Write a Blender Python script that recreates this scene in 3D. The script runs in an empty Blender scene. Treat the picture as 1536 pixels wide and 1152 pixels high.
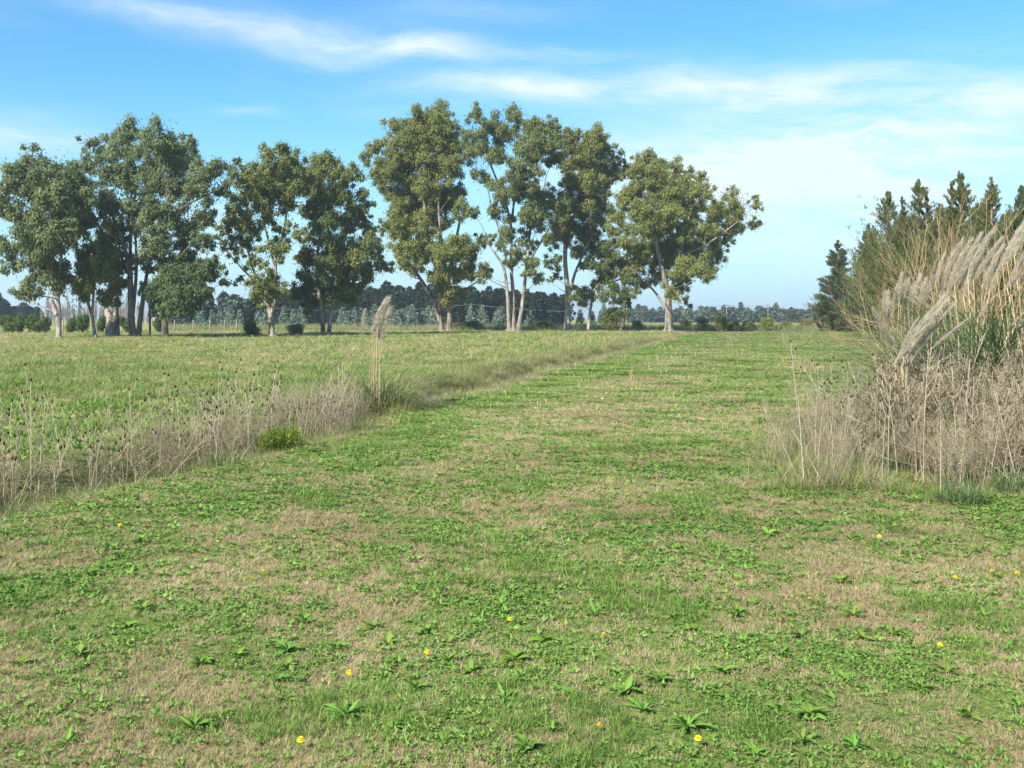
import bpy, math
import numpy as np
from mathutils import Vector, Matrix, Quaternion

S = bpy.context.scene
COL = S.collection
R = math.radians
EYE = 1.65            # camera height over the grass, metres
F = 1500.0            # focal length in pixels of the 1536 px wide photograph
HZ = 477.0            # row of the horizon in the photograph

# ------------------------------------------------------------------ camera
cam = bpy.data.cameras.new('camera')
cam.sensor_width = 36.0
cam.lens = 36.0 * F / 1536.0
cam.shift_y = -(576.0 - HZ) / 1536.0
cam.clip_start = 0.1
cam.clip_end = 6000.0
camo = bpy.data.objects.new('camera', cam)
camo.location = (0, 0, EYE)
camo.rotation_euler = (R(90), 0, 0)
COL.objects.link(camo)
S.camera = camo

# ------------------------------------------------------------------ sky and sun
SUN_EL, SUN_AZ = 37.0, math.degrees(math.atan2(-0.60, -0.80))   # azimuth from +Y towards +X
W = bpy.data.worlds.new('World')
S.world = W
W.use_nodes = True


class NT:
    """small helper to write node trees"""
    def __init__(s, tree):
        s.t = tree
        tree.nodes.clear()

    def n(s, kind, **kw):
        nd = s.t.nodes.new(kind)
        for k, v in kw.items():
            setattr(nd, k, v)
        return nd

    def put(s, sock, v):
        if isinstance(v, bpy.types.NodeSocket):
            s.t.links.new(v, sock)
        elif v is not None:
            if sock.type == 'RGBA' and len(v) == 3:
                v = (*v, 1.0)
            sock.default_value = v

    def m(s, op, a, b=None, c=None, clamp=False):
        nd = s.n('ShaderNodeMath', operation=op, use_clamp=clamp)
        for i, v in enumerate((a, b, c)):
            if v is not None:
                s.put(nd.inputs[i], v)
        return nd.outputs[0]

    def mix(s, f, a, b, blend='MIX'):
        nd = s.n('ShaderNodeMix', data_type='RGBA', blend_type=blend)
        s.put(nd.inputs[0], f)
        s.put(nd.inputs[6], a)
        s.put(nd.inputs[7], b)
        return nd.outputs[2]

    def noise(s, vec, scale, detail=4.0, rough=0.55, dist=0.0):
        nd = s.n('ShaderNodeTexNoise')
        if vec is not None:
            s.put(nd.inputs['Vector'], vec)
        nd.inputs['Scale'].default_value = scale
        nd.inputs['Detail'].default_value = detail
        nd.inputs['Roughness'].default_value = rough
        nd.inputs['Distortion'].default_value = dist
        return nd.outputs['Fac']

    def ss(s, v, a, b, lo=0.0, hi=1.0):
        nd = s.n('ShaderNodeMapRange', interpolation_type='SMOOTHSTEP')
        s.put(nd.inputs[0], v)
        for i, x in enumerate((a, b, lo, hi)):
            nd.inputs[1 + i].default_value = x
        return nd.outputs[0]

    def ramp(s, f, stops):
        nd = s.n('ShaderNodeValToRGB')
        e = nd.color_ramp.elements
        while len(e) < len(stops):
            e.new(0.5)
        for k, (p, c) in zip(e, stops):
            k.position = p
            k.color = (*c, 1.0)
        s.put(nd.inputs[0], f)
        return nd.outputs[0]

    def attr(s, name, kind='GEOMETRY'):
        nd = s.n('ShaderNodeAttribute', attribute_name=name, attribute_type=kind)
        return nd.outputs['Fac']

    def comb(s, x, y, z):
        nd = s.n('ShaderNodeCombineXYZ')
        for i, v in enumerate((x, y, z)):
            s.put(nd.inputs[i], v)
        return nd.outputs[0]


w = NT(W.node_tree)
sky = w.n('ShaderNodeTexSky', sky_type='NISHITA', sun_disc=False)
sky.sun_elevation = R(SUN_EL)
sky.sun_rotation = R(SUN_AZ % 360)
sky.air_density = 1.0
sky.dust_density = 0.6
sky.ozone_density = 2.2
tc = w.n('ShaderNodeTexCoord')
sx = w.n('ShaderNodeSeparateXYZ')
w.t.links.new(tc.outputs['Generated'], sx.inputs[0])
dx, dy, dz = sx.outputs
az = w.m('ARCTAN2', dx, dy)
el = w.m('ARCSINE', dz)
# cirrus: streaky noise drawn out along the horizon, gathered where the bands of cloud hang
warp = w.noise(w.comb(w.m('MULTIPLY', az, 3.0), w.m('MULTIPLY', el, 7.0), 0.3), 1.6, 3.0)
el2 = w.m('ADD', el, w.m('MULTIPLY', w.m('SUBTRACT', warp, 0.5), 0.05))
el3 = w.m('ADD', el2, w.m('MULTIPLY', az, 0.05))
streak = w.noise(w.comb(w.m('MULTIPLY', az, 4.2), w.m('MULTIPLY', el3, 20.0), 1.7), 1.5, 8.0, 0.58, 0.5)
wisp = w.noise(w.comb(w.m('MULTIPLY', az, 11.0), w.m('MULTIPLY', el3, 60.0), 5.1), 1.4, 7.0, 0.62, 0.9)
tex = w.m('ADD', w.m('MULTIPLY', streak, 0.65), w.m('MULTIPLY', wisp, 0.35))


def cloud_patch(px, py, rx, ry, k, tilt=0.0):
    a0, e0 = math.atan((px - 768) / F), math.atan((HZ - py) / F)
    u = w.m('SUBTRACT', az, a0)
    v = w.m('SUBTRACT', w.m('SUBTRACT', el2, e0), w.m('MULTIPLY', u, tilt))
    u = w.m('DIVIDE', u, rx / F)
    v = w.m('DIVIDE', v, ry / F)
    q = w.m('ADD', w.m('MULTIPLY', u, u), w.m('MULTIPLY', v, v))
    return w.m('MULTIPLY', w.m('EXPONENT', w.m('MULTIPLY', q, -1.0)), k)


patches = [(430, 55, 230, 26, 0.62, -0.10), (600, 72, 140, 20, 0.8, -0.06), (230, 40, 110, 16, 0.45, 0.0),
           (860, 88, 110, 12, 0.4, 0.0), (720, 132, 170, 14, 0.75, 0.0), (1020, 138, 270, 24, 1.1, 0.0),
           (1200, 285, 270, 80, 1.7, -0.06), (1100, 250, 260, 45, 0.6, 0.0), (1480, 205, 220, 45, 1.0, 0.0), (1350, 150, 300, 60, 0.35, 0.0),
           (20, 232, 90, 26, 0.95, 0.0), (370, 172, 45, 9, 0.5, 0.0), (1100, 400, 600, 60, 0.35, 0.0), (700, 20, 160, 18, 0.3, 0.0)]
cover = None
for p in patches:
    c = cloud_patch(*p)
    cover = c if cover is None else w.m('ADD', cover, c)
# the rest of the sky goes on with the same thin cirrus
wide = w.noise(w.comb(w.m('MULTIPLY', dx, 2.0), w.m('MULTIPLY', dy, 2.0), w.m('MULTIPLY', dz, 6.0)), 1.3, 3.0)
wide = w.ss(wide, 0.5, 0.75, 0.0, 0.45)
cover = w.m('MAXIMUM', cover, wide)
dens = w.m('MULTIPLY', w.ss(tex, 0.22, 0.70), w.m('MULTIPLY', cover, 1.0), clamp=True)
tint = w.mix(1.0, sky.outputs[0], (0.37, 0.78, 0.95), 'MULTIPLY')
milk = w.ss(el, 0.0, 0.24, 0.75, 0.0)
tint = w.mix(milk, tint, (2.9, 4.1, 4.6))
skyc = w.mix(w.m('MULTIPLY', dens, 0.9), tint, (4.2, 4.7, 4.8))
bg = w.n('ShaderNodeBackground')
w.t.links.new(skyc, bg.inputs[0])
bg.inputs[1].default_value = 0.085
wo = w.n('ShaderNodeOutputWorld')
w.t.links.new(bg.outputs[0], wo.inputs[0])

sun = bpy.data.lights.new('sun', 'SUN')
sun.energy = 4.2
sun.angle = R(0.53)
sun.color = (1.0, 0.95, 0.86)
suno = bpy.data.objects.new('sun', sun)
_a, _e = R(SUN_AZ), R(SUN_EL)
to_sun = Vector((math.sin(_a) * math.cos(_e), math.cos(_a) * math.cos(_e), math.sin(_e)))
suno.rotation_euler = to_sun.to_track_quat('Z', 'Y').to_euler()
suno.location = (-40, -30, 60)
COL.objects.link(suno)

S.view_settings.view_transform = 'Standard'
S.view_settings.look = 'None'
S.view_settings.exposure = 1.42
S.view_settings.gamma = 1.0
S.view_settings.use_curve_mapping = False
S.render.engine = 'CYCLES'
S.cycles.max_bounces = 8
S.cycles.diffuse_bounces = 6
S.cycles.transmission_bounces = 6
S.cycles.caustics_reflective = False
S.cycles.caustics_refractive = False


# ------------------------------------------------------------------ mesh helpers
class MB:
    """collects geometry for ONE mesh"""
    def __init__(s):
        s.V, s.T, s.Q, s.A, s.n = [], [], [], [], 0

    def add(s, V, T=None, Q=None, tone=None):
        V = np.asarray(V, float).reshape(-1, 3)
        if T is not None and len(T):
            s.T.append(np.asarray(T, np.int64).reshape(-1, 3) + s.n)
        if Q is not None and len(Q):
            s.Q.append(np.asarray(Q, np.int64).reshape(-1, 4) + s.n)
        s.V.append(V)
        s.A.append(np.full(len(V), 0.5) if tone is None else np.broadcast_to(np.asarray(tone, float), (len(V),)))
        s.n += len(V)
        return s

    def tube(s, P, rad, n=6, tone=None, cap=True):
        P = np.asarray(P, float)
        rad = np.broadcast_to(np.asarray(rad, float), (len(P),))
        d = np.gradient(P, axis=0)
        d /= np.linalg.norm(d, axis=1)[:, None] + 1e-9
        ref = np.array([0.31, 0.95, 0.05]) if abs(d[:, 2]).mean() > 0.6 else np.array([0, 0, 1.0])
        a = np.cross(d, ref)
        a /= np.linalg.norm(a, axis=1)[:, None] + 1e-9
        b = np.cross(d, a)
        th = np.arange(n) / n * 2 * np.pi
        V = P[:, None] + rad[:, None, None] * (np.cos(th)[None, :, None] * a[:, None] + np.sin(th)[None, :, None] * b[:, None])
        k = len(P)
        i = np.arange(k - 1)[:, None] * n
        j = np.arange(n)[None]
        j2 = (j + 1) % n
        Q = np.stack([i + j, i + j2, i + n + j2, i + n + j], -1).reshape(-1, 4)
        V = V.reshape(-1, 3)
        T = None
        if cap:
            V = np.vstack([V, P[-1] + d[-1] * rad[-1] * 0.6])
            T = np.stack([(k - 1) * n + np.arange(n), (k - 1) * n + (np.arange(n) + 1) % n, np.full(n, k * n)], -1)
        return s.add(V, T, Q, tone)

    def mesh(s, name, mat=None, smooth=False):
        V = np.vstack(s.V) if s.V else np.zeros((0, 3))
        T = np.vstack(s.T) if s.T else np.zeros((0, 3), np.int64)
        Q = np.vstack(s.Q) if s.Q else np.zeros((0, 4), np.int64)
        me = bpy.data.meshes.new(name)
        me.vertices.add(len(V))
        me.vertices.foreach_set('co', V.astype(np.float32).ravel())
        loops = np.concatenate([T.ravel(), Q.ravel()]).astype(np.int32)
        me.loops.add(len(loops))
        me.loops.foreach_set('vertex_index', loops)
        me.polygons.add(len(T) + len(Q))
        st = np.concatenate([np.arange(len(T)) * 3, len(T) * 3 + np.arange(len(Q)) * 4]).astype(np.int32)
        me.polygons.foreach_set('loop_start', st)
        if smooth:
            me.polygons.foreach_set('use_smooth', np.ones(len(T) + len(Q), bool))
        at = me.attributes.new('tone', 'FLOAT', 'POINT')
        at.data.foreach_set('value', np.concatenate(s.A).astype(np.float32) if s.A else np.zeros(0, np.float32))
        me.update(calc_edges=True)
        if mat is not None:
            me.materials.append(mat)
        return me

    def obj(s, name, mat=None, parent=None, smooth=False, link=True, color=None):
        return place(name, s.mesh(name, mat, smooth), parent, link, color)


def place(name, me, parent=None, link=True, color=None):
    o = bpy.data.objects.new(name, me)
    if parent is not None:
        o.parent = parent
    if color is not None:
        o.color = (*color, 1.0)
    if link:
        COL.objects.link(o)
    return o


def tag(o, label=None, cat=None, group=None, kind=None):
    if label:
        o['label'] = label
    if cat:
        o['category'] = cat
    if group:
        o['group'] = group
    if kind:
        o['kind'] = kind
    return o


def empty(name, loc, label=None, cat=None, group=None, rz=0.0):
    o = bpy.data.objects.new(name, None)
    o.location = loc
    o.rotation_euler = (0, 0, rz)
    o.empty_display_size = 0.2
    COL.objects.link(o)
    return tag(o, label, cat, group)


def copy_tree(o, parent=None):
    c = o.copy()
    COL.objects.link(c)
    if parent is not None:
        c.parent = parent
    for ch in list(o.children):
        copy_tree(ch, c)
    return c


def norm(v):
    return v / (np.linalg.norm(v, axis=-1, keepdims=True) + 1e-9)


def rnd_dir(rng, n):
    return norm(rng.normal(size=(n, 3)))


def cards(mb, c, d, out, length, width, tone, rng):
    """leaf-shaped quads (rhombs): centre c, pointing along d, facing roughly OUT"""
    n = len(c)
    d = norm(d)
    s = np.cross(d, out) + rng.normal(size=(n, 3)) * 0.25
    s -= d * (s * d).sum(1)[:, None]
    s = norm(s)
    L = np.broadcast_to(np.asarray(length), (n,))[:, None]
    Wd = np.broadcast_to(np.asarray(width), (n,))[:, None]
    V = np.stack([c - d * L * 0.5, c + s * Wd * 0.5 - d * L * 0.08, c + d * L * 0.5, c - s * Wd * 0.5 - d * L * 0.08], 1)
    mb.add(V.reshape(-1, 3), None, np.arange(4 * n).reshape(n, 4), np.repeat(tone, 4))


def blades(mb, rng, n, rad, lmin, lmax, width, lean0, lean1, curl, center=(0, 0, 0), tone=None, seg=2):
    """n tapering curved grass blades rising from a disc"""
    a = rng.uniform(0, 2 * np.pi, n)
    r = rad * np.sqrt(rng.uniform(0, 1, n))
    base = np.stack([r * np.cos(a), r * np.sin(a), np.zeros(n)], 1) + np.asarray(center)
    az_ = a + rng.normal(0, 0.9, n)
    lean = rng.uniform(lean0, lean1, n)
    L = rng.uniform(lmin, lmax, n)
    hd = np.stack([np.cos(az_), np.sin(az_), np.zeros(n)], 1)
    up = np.array([0, 0, 1.0])
    side = np.stack([-np.sin(az_), np.cos(az_), np.zeros(n)], 1)
    tw = rng.uniform(-0.7, 0.7, n)[:, None]
    pts = [base]
    ang = lean.copy()
    p = base
    for k in range(seg):
        p = p + (L / seg)[:, None] * (hd * np.sin(ang)[:, None] + up * np.cos(ang)[:, None])
        p[:, 2] = np.maximum(p[:, 2], 0.004)
        pts.append(p)
        ang = np.minimum(ang + curl * rng.uniform(0.5, 1.3, n), 2.3)
    sd = norm(side + hd * tw)
    wd = width * rng.uniform(0.6, 1.3, n)[:, None]
    V = []
    for k in range(seg):
        q = wd * (1.0 - 0.45 * k / seg) * 0.5
        V += [pts[k] - sd * q, pts[k] + sd * q]
    V.append(pts[seg])
    nv = 2 * seg + 1
    V = np.stack(V, 1).reshape(-1, 3)
    T = []
    for k in range(seg - 1):
        T += [(2 * k, 2 * k + 1, 2 * k + 3), (2 * k, 2 * k + 3, 2 * k + 2)]
    T.append((2 * seg - 2, 2 * seg - 1, 2 * seg))
    T = (np.array(T)[None] + (np.arange(n) * nv)[:, None, None]).reshape(-1, 3)
    t = rng.uniform(0, 1, n) if tone is None else np.clip(rng.normal(tone, 0.18, n), 0, 1)
    mb.add(V, T, None, np.repeat(t, nv))


# ------------------------------------------------------------------ noise and terrain in numpy
def _hash(ix, iy, seed):
    h = (ix.astype(np.int64) * 374761393 + iy.astype(np.int64) * 668265263 + seed * 974634777) & 0x7fffffff
    h = ((h ^ (h >> 13)) * 1274126177) & 0x7fffffff
    return ((h ^ (h >> 16)) & 0xffff) / 65535.0


def vnoise(x, y, seed=0):
    ix, iy = np.floor(x), np.floor(y)
    fx, fy = x - ix, y - iy
    fx = fx * fx * (3 - 2 * fx)
    fy = fy * fy * (3 - 2 * fy)
    a, b = _hash(ix, iy, seed), _hash(ix + 1, iy, seed)
    c, d = _hash(ix, iy + 1, seed), _hash(ix + 1, iy + 1, seed)
    return (a * (1 - fx) + b * fx) * (1 - fy) + (c * (1 - fx) + d * fx) * fy


def fbm(x, y, seed=0, octv=4):
    s, t, amp = 0.0, 0.0, 1.0
    for k in range(octv):
        s = s + amp * vnoise(x * 2.03 ** k + 13.7 * k, y * 2.03 ** k - 7.1 * k, seed + k)
        t += amp
        amp *= 0.55
    return s / t


def sstep(x, a, b):
    t = np.clip((x - a) / (b - a), 0, 1)
    return t * t * (3 - 2 * t)


def x_left(y):      # foot of the left ditch: edge of the mown strip
    return 1.24 + 0.24 * (y - 30.0) + 0.22 * np.sin(y * 0.55) + 0.1 * np.sin(y * 1.7 + 1)


def height(x, y):
    x = np.asarray(x, float)
    y = np.asarray(y, float)
    r = np.hypot(x, y)
    s = (x - x_left(y)) * 0.97
    far = 1 - sstep(y, 70, 95)
    near = sstep(y, -12, 0)
    h = 0.05 * (fbm(x / 2.5, y / 2.5, 3) - 0.5) + 0.16 * (fbm(x / 14, y / 14, 9) - 0.5) * (1 - sstep(r, 150, 400))
    dt = np.exp(-((s + 1.0) / 0.55) ** 2)
    h = h - 0.42 * dt * far * near
    h = h + 0.10 * np.exp(-((s + 2.2) / 0.7) ** 2) * far * near
    h = h + 0.025 * (fbm(x / 0.45, y / 0.45, 21, 3) - 0.5) * (1 - sstep(r, 12, 30))
    return h


def H(x, y):
    return float(height(np.array([x]), np.array([y]))[0])


def dryness(x, y):
    """0 green .. 1 straw"""
    r = np.hypot(x, y)
    s = (x - x_left(y)) * 0.97
    n1 = fbm(x / 0.9, y / 0.9, 31, 4)
    n2 = fbm(x / 3.5 + 4, y / 3.5, 47, 3)
    n3 = fbm(x / 9.0, y / 12.0 + 3, 53, 3)
    am = 1 - 0.45 * sstep(y, 5, 10)
    v = 0.39 + am * (1.05 * (n1 - 0.5) + 0.75 * (n2 - 0.5) + 0.45 * (n3 - 0.5)) + 0.06 * (1 - sstep(y, 4, 7))
    v = v + 0.34 * np.exp(-((x + 1.75) / 1.0) ** 2 - ((y - 4.4) / 1.1) ** 2)
    v = v + 0.22 * np.exp(-((x - 2.6) / 0.9) ** 2 - ((y - 6.3) / 0.7) ** 2)
    v = v + 0.18 * np.exp(-((x - 0.4) / 1.4) ** 2 - ((y - 8.6) / 1.2) ** 2)
    v = v - 0.40 * np.exp(-((s - 0.8) / 0.7) ** 2) * sstep(y, 8, 14)
    v = v - 0.12 * sstep(y, 16, 26) * (s > 0)
    v = v + 0.30 * np.exp(-((x - (5.96 + 0.265 * (y - 20))) / 0.35) ** 2) * sstep(y, 14, 20)
    v = v + 0.14 * np.exp(-((x - (2.2 + 0.25 * (y - 20))) / 0.9) ** 2) * sstep(y, 9, 16)
    lf = sstep(-s, 0.8, 2.2)
    v = v + lf * (-0.04 + 0.10 * sstep(y, 30, 55) - 0.18 * np.exp(-((y - 24) / 7.0) ** 2))
    v = v + 0.42 * np.exp(-((s + 0.9) / 0.8) ** 2)
    return np.clip(v, 0, 1)


def gp(px, d):
    """ground point at distance d on the sight line through photo column px"""
    x = (px - 768) / F * d
    return np.array([x, d, H(x, d)])


def dist(py):
    return EYE * F / (py - HZ)


def at(px, py, d):
    return np.array([(px - 768) / F * d, d, EYE + (HZ - py) / F * d])


# ------------------------------------------------------------------ materials
def new_mat(name):
    m = bpy.data.materials.new(name)
    m.use_nodes = True
    return m, NT(m.node_tree)


def leafy(t, color, rough=0.55, trans=0.28, spec=0.25):
    p = t.n('ShaderNodeBsdfPrincipled')
    t.put(p.inputs['Base Color'], color)
    p.inputs['Roughness'].default_value = rough
    p.inputs['Specular IOR Level'].default_value = spec
    tr = t.n('ShaderNodeBsdfTranslucent')
    t.put(tr.inputs[0], color)
    mx = t.n('ShaderNodeMixShader')
    mx.inputs[0].default_value = trans
    t.t.links.new(p.outputs[0], mx.inputs[1])
    t.t.links.new(tr.outputs[0], mx.inputs[2])
    o = t.n('ShaderNodeOutputMaterial')
    t.t.links.new(mx.outputs[0], o.inputs[0])


def solid(t, color, rough=0.85, spec=0.15, bump=None, dist_=0.02):
    p = t.n('ShaderNodeBsdfPrincipled')
    t.put(p.inputs['Base Color'], color)
    p.inputs['Roughness'].default_value = rough
    p.inputs['Specular IOR Level'].default_value = spec
    if bump is not None:
        b = t.n('ShaderNodeBump')
        b.inputs['Distance'].default_value = dist_
        b.inputs['Strength'].default_value = 0.8
        t.put(b.inputs['Height'], bump)
        t.t.links.new(b.outputs[0], p.inputs['Normal'])
    o = t.n('ShaderNodeOutputMaterial')
    t.t.links.new(p.outputs[0], o.inputs[0])


def tone_leaf(name, stops, trans=0.28, tint=True, spec=0.25, rough=0.55):
    m, t = new_mat(name)
    c = t.ramp(t.attr('tone'), stops)
    if tint:
        oi = t.n('ShaderNodeObjectInfo')
        c = t.mix(1.0, c, oi.outputs['Color'], 'MULTIPLY')
    leafy(t, c, rough, trans, spec)
    return m


def inst_leaf(name, stops, dark, trans=0.25):
    """for instanced tufts: blade tone shifted by the tuft's own tone"""
    m, t = new_mat(name)
    f = t.m('ADD', t.m('MULTIPLY', t.attr('tone'), 0.55), t.m('MULTIPLY', t.attr('shift', 'INSTANCER'), 0.45))
    c = t.ramp(f, stops)
    leafy(t, c, 0.6, trans, 0.2)
    return m


M = {}
M['euc_leaf'] = tone_leaf('eucalypt leaf', [(0.0, (0.110, 0.138, 0.046)), (0.5, (0.195, 0.226, 0.080)), (1.0, (0.280, 0.295, 0.120))], 0.52)
M['far_leaf'] = tone_leaf('distant foliage', [(0.0, (0.5, 0.5, 0.5)), (1.0, (1.3, 1.3, 1.25))], 0.15, spec=0.04)
M['needle'] = tone_leaf('conifer foliage', [(0.0, (0.030, 0.045, 0.022)), (0.5, (0.066, 0.084, 0.034)), (1.0, (0.120, 0.128, 0.048))], 0.15)
M['grass'] = inst_leaf('green grass', [(0.0, (0.055, 0.108, 0.020)), (0.40, (0.135, 0.230, 0.038)), (0.8, (0.255, 0.330, 0.080)), (1.0, (0.38, 0.35, 0.150))], 0.3)
M['broad'] = inst_leaf('small broad leaf', [(0.0, (0.070, 0.135, 0.026)), (0.5, (0.140, 0.245, 0.042)), (1.0, (0.25, 0.355, 0.090))], 0.3)
M['thatch'] = inst_leaf('dead thatch', [(0.0, (0.17, 0.125, 0.060)), (0.5, (0.40, 0.325, 0.165)), (1.0, (0.62, 0.53, 0.31))], 0.2)
M['olive_grass'] = inst_leaf('tall olive grass', [(0.0, (0.090, 0.130, 0.034)), (0.5, (0.205, 0.235, 0.075)), (1.0, (0.44, 0.38, 0.18))], 0.3)
M['brush'] = inst_leaf('dry brush', [(0.0, (0.115, 0.088, 0.054)), (0.45, (0.290, 0.236, 0.152)), (1.0, (0.55, 0.48, 0.33))], 0.15)
M['rosette'] = tone_leaf('rosette leaf', [(0.0, (0.045, 0.110, 0.020)), (0.5, (0.115, 0.235, 0.038)), (1.0, (0.20, 0.34, 0.080))], 0.3, rough=0.7)
M['pampas_leaf'] = tone_leaf('pampas leaf', [(0.0, (0.055, 0.115, 0.040)), (0.5, (0.13, 0.19, 0.065)), (0.8, (0.30, 0.27, 0.11)), (1.0, (0.50, 0.40, 0.20))], 0.25)
M['plume'] = tone_leaf('pampas plume', [(0.0, (0.30, 0.250, 0.180)), (0.5, (0.45, 0.390, 0.295)), (1.0, (0.60, 0.54, 0.43))], 0.35)
M['cane'] = tone_leaf('dry cane', [(0.0, (0.28, 0.20, 0.11)), (0.5, (0.47, 0.37, 0.21)), (1.0, (0.60, 0.50, 0.31))], 0.05)
M['teasel_stem'] = tone_leaf('teasel stem', [(0.0, (0.24, 0.185, 0.125)), (1.0, (0.48, 0.40, 0.29))], 0.0)
M['teasel_head'] = tone_leaf('teasel head', [(0.0, (0.035, 0.020, 0.013)), (1.0, (0.110, 0.065, 0.040))], 0.0)
M['twig'] = tone_leaf('bare twig', [(0.0, (0.13, 0.10, 0.065)), (1.0, (0.30, 0.24, 0.165))], 0.0)
M['petal'] = tone_leaf('dandelion petal', [(0.0, (0.78, 0.56, 0.015)), (1.0, (0.86, 0.74, 0.05))], 0.2)

m, t = new_mat('eucalypt bark')
geo = t.n('ShaderNodeNewGeometry')
mp = t.n('ShaderNodeMapping')
mp.inputs['Scale'].default_value = (1.0, 1.0, 0.22)
t.t.links.new(geo.outputs['Position'], mp.inputs[0])
nz = t.noise(mp.outputs[0], 3.6, 7, 0.68, 0.8)
oi = t.n('ShaderNodeObjectInfo')
c = t.ramp(nz, [(0.34, (0.07, 0.060, 0.048)), (0.47, (0.175, 0.155, 0.130)), (0.62, (0.36, 0.335, 0.295))])
c = t.mix(1.0, c, oi.outputs['Color'], 'MULTIPLY')
solid(t, c, 0.85, 0.15, nz, 0.06)
M['bark'] = m

m, t = new_mat('weathered wood')
geo = t.n('ShaderNodeNewGeometry')
nz = t.noise(geo.outputs['Position'], 9.0, 4)
solid(t, t.ramp(nz, [(0.3, (0.12, 0.10, 0.08)), (0.7, (0.30, 0.27, 0.22))]), 0.9, 0.1)
M['wood'] = m
m, t = new_mat('cable')
solid(t, (0.16, 0.17, 0.18), 0.5, 0.3)
M['cable'] = m

# ground: soil, thatch and short green, driven by the dryness stored on the mesh plus fine noise
m, t = new_mat('turf')
geo = t.n('ShaderNodeNewGeometry')
pos = geo.outputs['Position']
dry = t.attr('dry')
n_f = t.noise(pos, 38.0, 5, 0.7)
n_m = t.noise(pos, 4.2, 6, 0.65)
n_l = t.noise(pos, 0.55, 5, 0.6)
f = t.m('ADD', dry, t.m('ADD', t.m('MULTIPLY', t.m('SUBTRACT', n_f, 0.5), 0.9), t.m('MULTIPLY', t.m('SUBTRACT', n_m, 0.5), 0.8)))
green = t.mix(n_l, (0.110, 0.185, 0.034), (0.215, 0.285, 0.068))
olive = t.mix(n_m, (0.150, 0.190, 0.050), (0.270, 0.280, 0.095))
green = t.mix(t.attr('field'), green, olive)
straw = t.mix(n_f, (0.19, 0.150, 0.072), (0.42, 0.345, 0.175))
base = t.mix(t.ss(f, 0.30, 0.75), green, straw)
soil = t.mix(n_f, (0.045, 0.034, 0.022), (0.16, 0.120, 0.080))
base = t.mix(t.m('MULTIPLY', t.ss(n_f, 0.54, 0.40), t.attr('near')), base, soil)
solid(t, base, 0.95, 0.05, n_f, 0.02)
M['turf'] = m

# ------------------------------------------------------------------ ground: one sheet to the horizon
a1 = np.arange(-42, 42.01, 0.42)
a2 = np.arange(48, 312.1, 6)
ang = np.radians(np.concatenate([a1, a2]))
rr = [0.8]
while rr[-1] < 4200:
    rr.append(rr[-1] * (1.018 if rr[-1] < 140 else 1.05))
rr = np.array(rr)
A, RR = np.meshgrid(ang, rr)
gx, gy = (RR * np.sin(A)).ravel(), (RR * np.cos(A)).ravel()
gx = np.append(gx, 0.0)
gy = np.append(gy, 0.0)
gz = height(gx, gy)
na, nr = len(ang), len(rr)
i = np.arange(nr - 1)[:, None] * na
j = np.arange(na)[None]
j2 = (j + 1) % na
Q = np.stack([i + j, i + na + j, i + na + j2, i + j2], -1).reshape(-1, 4)
T = np.stack([np.full(na, nr * na), np.arange(na), (np.arange(na) + 1) % na], -1)
g = MB()
g.add(np.stack([gx, gy, gz], 1), T, Q)
gme = g.mesh('ground', M['turf'], True)


def fattr(me, name, v):
    a = me.attributes.new(name, 'FLOAT', 'POINT')
    a.data.foreach_set('value', np.asarray(v, np.float32))


fattr(gme, 'dry', dryness(gx, gy))
_s = (gx - x_left(gy)) * 0.97
fattr(gme, 'field', np.clip(sstep(-_s, 0.3, 2.0) * (0.45 + 0.5 * sstep(gy, 28, 60)) + 0.9 * sstep(gy, 118, 135), 0, 1))
fattr(gme, 'near', 1 - sstep(np.hypot(gx, gy), 8, 25))
tag(place('ground', gme), kind='structure')


# ------------------------------------------------------------------ instanced stuff (grass and weeds nobody could count)
def proto_collection(name, objs):
    c = bpy.data.collections.new(name)
    for o in objs:
        c.objects.link(o)
    return c


def scatter(name, coll, P, rot, scl, idx, shift, label=None):
    me = bpy.data.meshes.new(name)
    me.vertices.add(len(P))
    me.vertices.foreach_set('co', P.astype(np.float32).ravel())
    for nm, ty, v in (('rot', 'FLOAT_VECTOR', rot), ('scl', 'FLOAT_VECTOR', scl)):
        a = me.attributes.new(nm, ty, 'POINT')
        a.data.foreach_set('vector', v.astype(np.float32).ravel())
    a = me.attributes.new('idx', 'INT', 'POINT')
    a.data.foreach_set('value', idx.astype(np.int32))
    fattr(me, 'shift', shift)
    ng = bpy.data.node_groups.new(name, 'GeometryNodeTree')
    ng.interface.new_socket('Geometry', in_out='INPUT', socket_type='NodeSocketGeometry')
    ng.interface.new_socket('Geometry', in_out='OUTPUT', socket_type='NodeSocketGeometry')
    N = ng.nodes
    gi, go = N.new('NodeGroupInput'), N.new('NodeGroupOutput')
    ci = N.new('GeometryNodeCollectionInfo')
    ci.inputs[0].default_value = coll
    ci.inputs['Separate Children'].default_value = True
    ci.inputs['Reset Children'].default_value = True
    ip = N.new('GeometryNodeInstanceOnPoints')
    ip.inputs['Pick Instance'].default_value = True

    def named(nm, ty):
        q = N.new('GeometryNodeInputNamedAttribute')
        q.data_type = ty
        q.inputs[0].default_value = nm
        return q.outputs[0]
    L = ng.links.new
    L(gi.outputs[0], ip.inputs['Points'])
    L(ci.outputs[0], ip.inputs['Instance'])
    L(named('idx', 'INT'), ip.inputs['Instance Index'])
    e2r = N.new('FunctionNodeEulerToRotation')
    L(named('rot', 'FLOAT_VECTOR'), e2r.inputs[0])
    L(e2r.outputs[0], ip.inputs['Rotation'])
    L(named('scl', 'FLOAT_VECTOR'), ip.inputs['Scale'])
    L(ip.outputs[0], go.inputs[0])
    o = place(name, me)
    md = o.modifiers.new('scatter', 'NODES')
    md.node_group = ng
    tag(o, label, kind='stuff')
    return o


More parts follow.
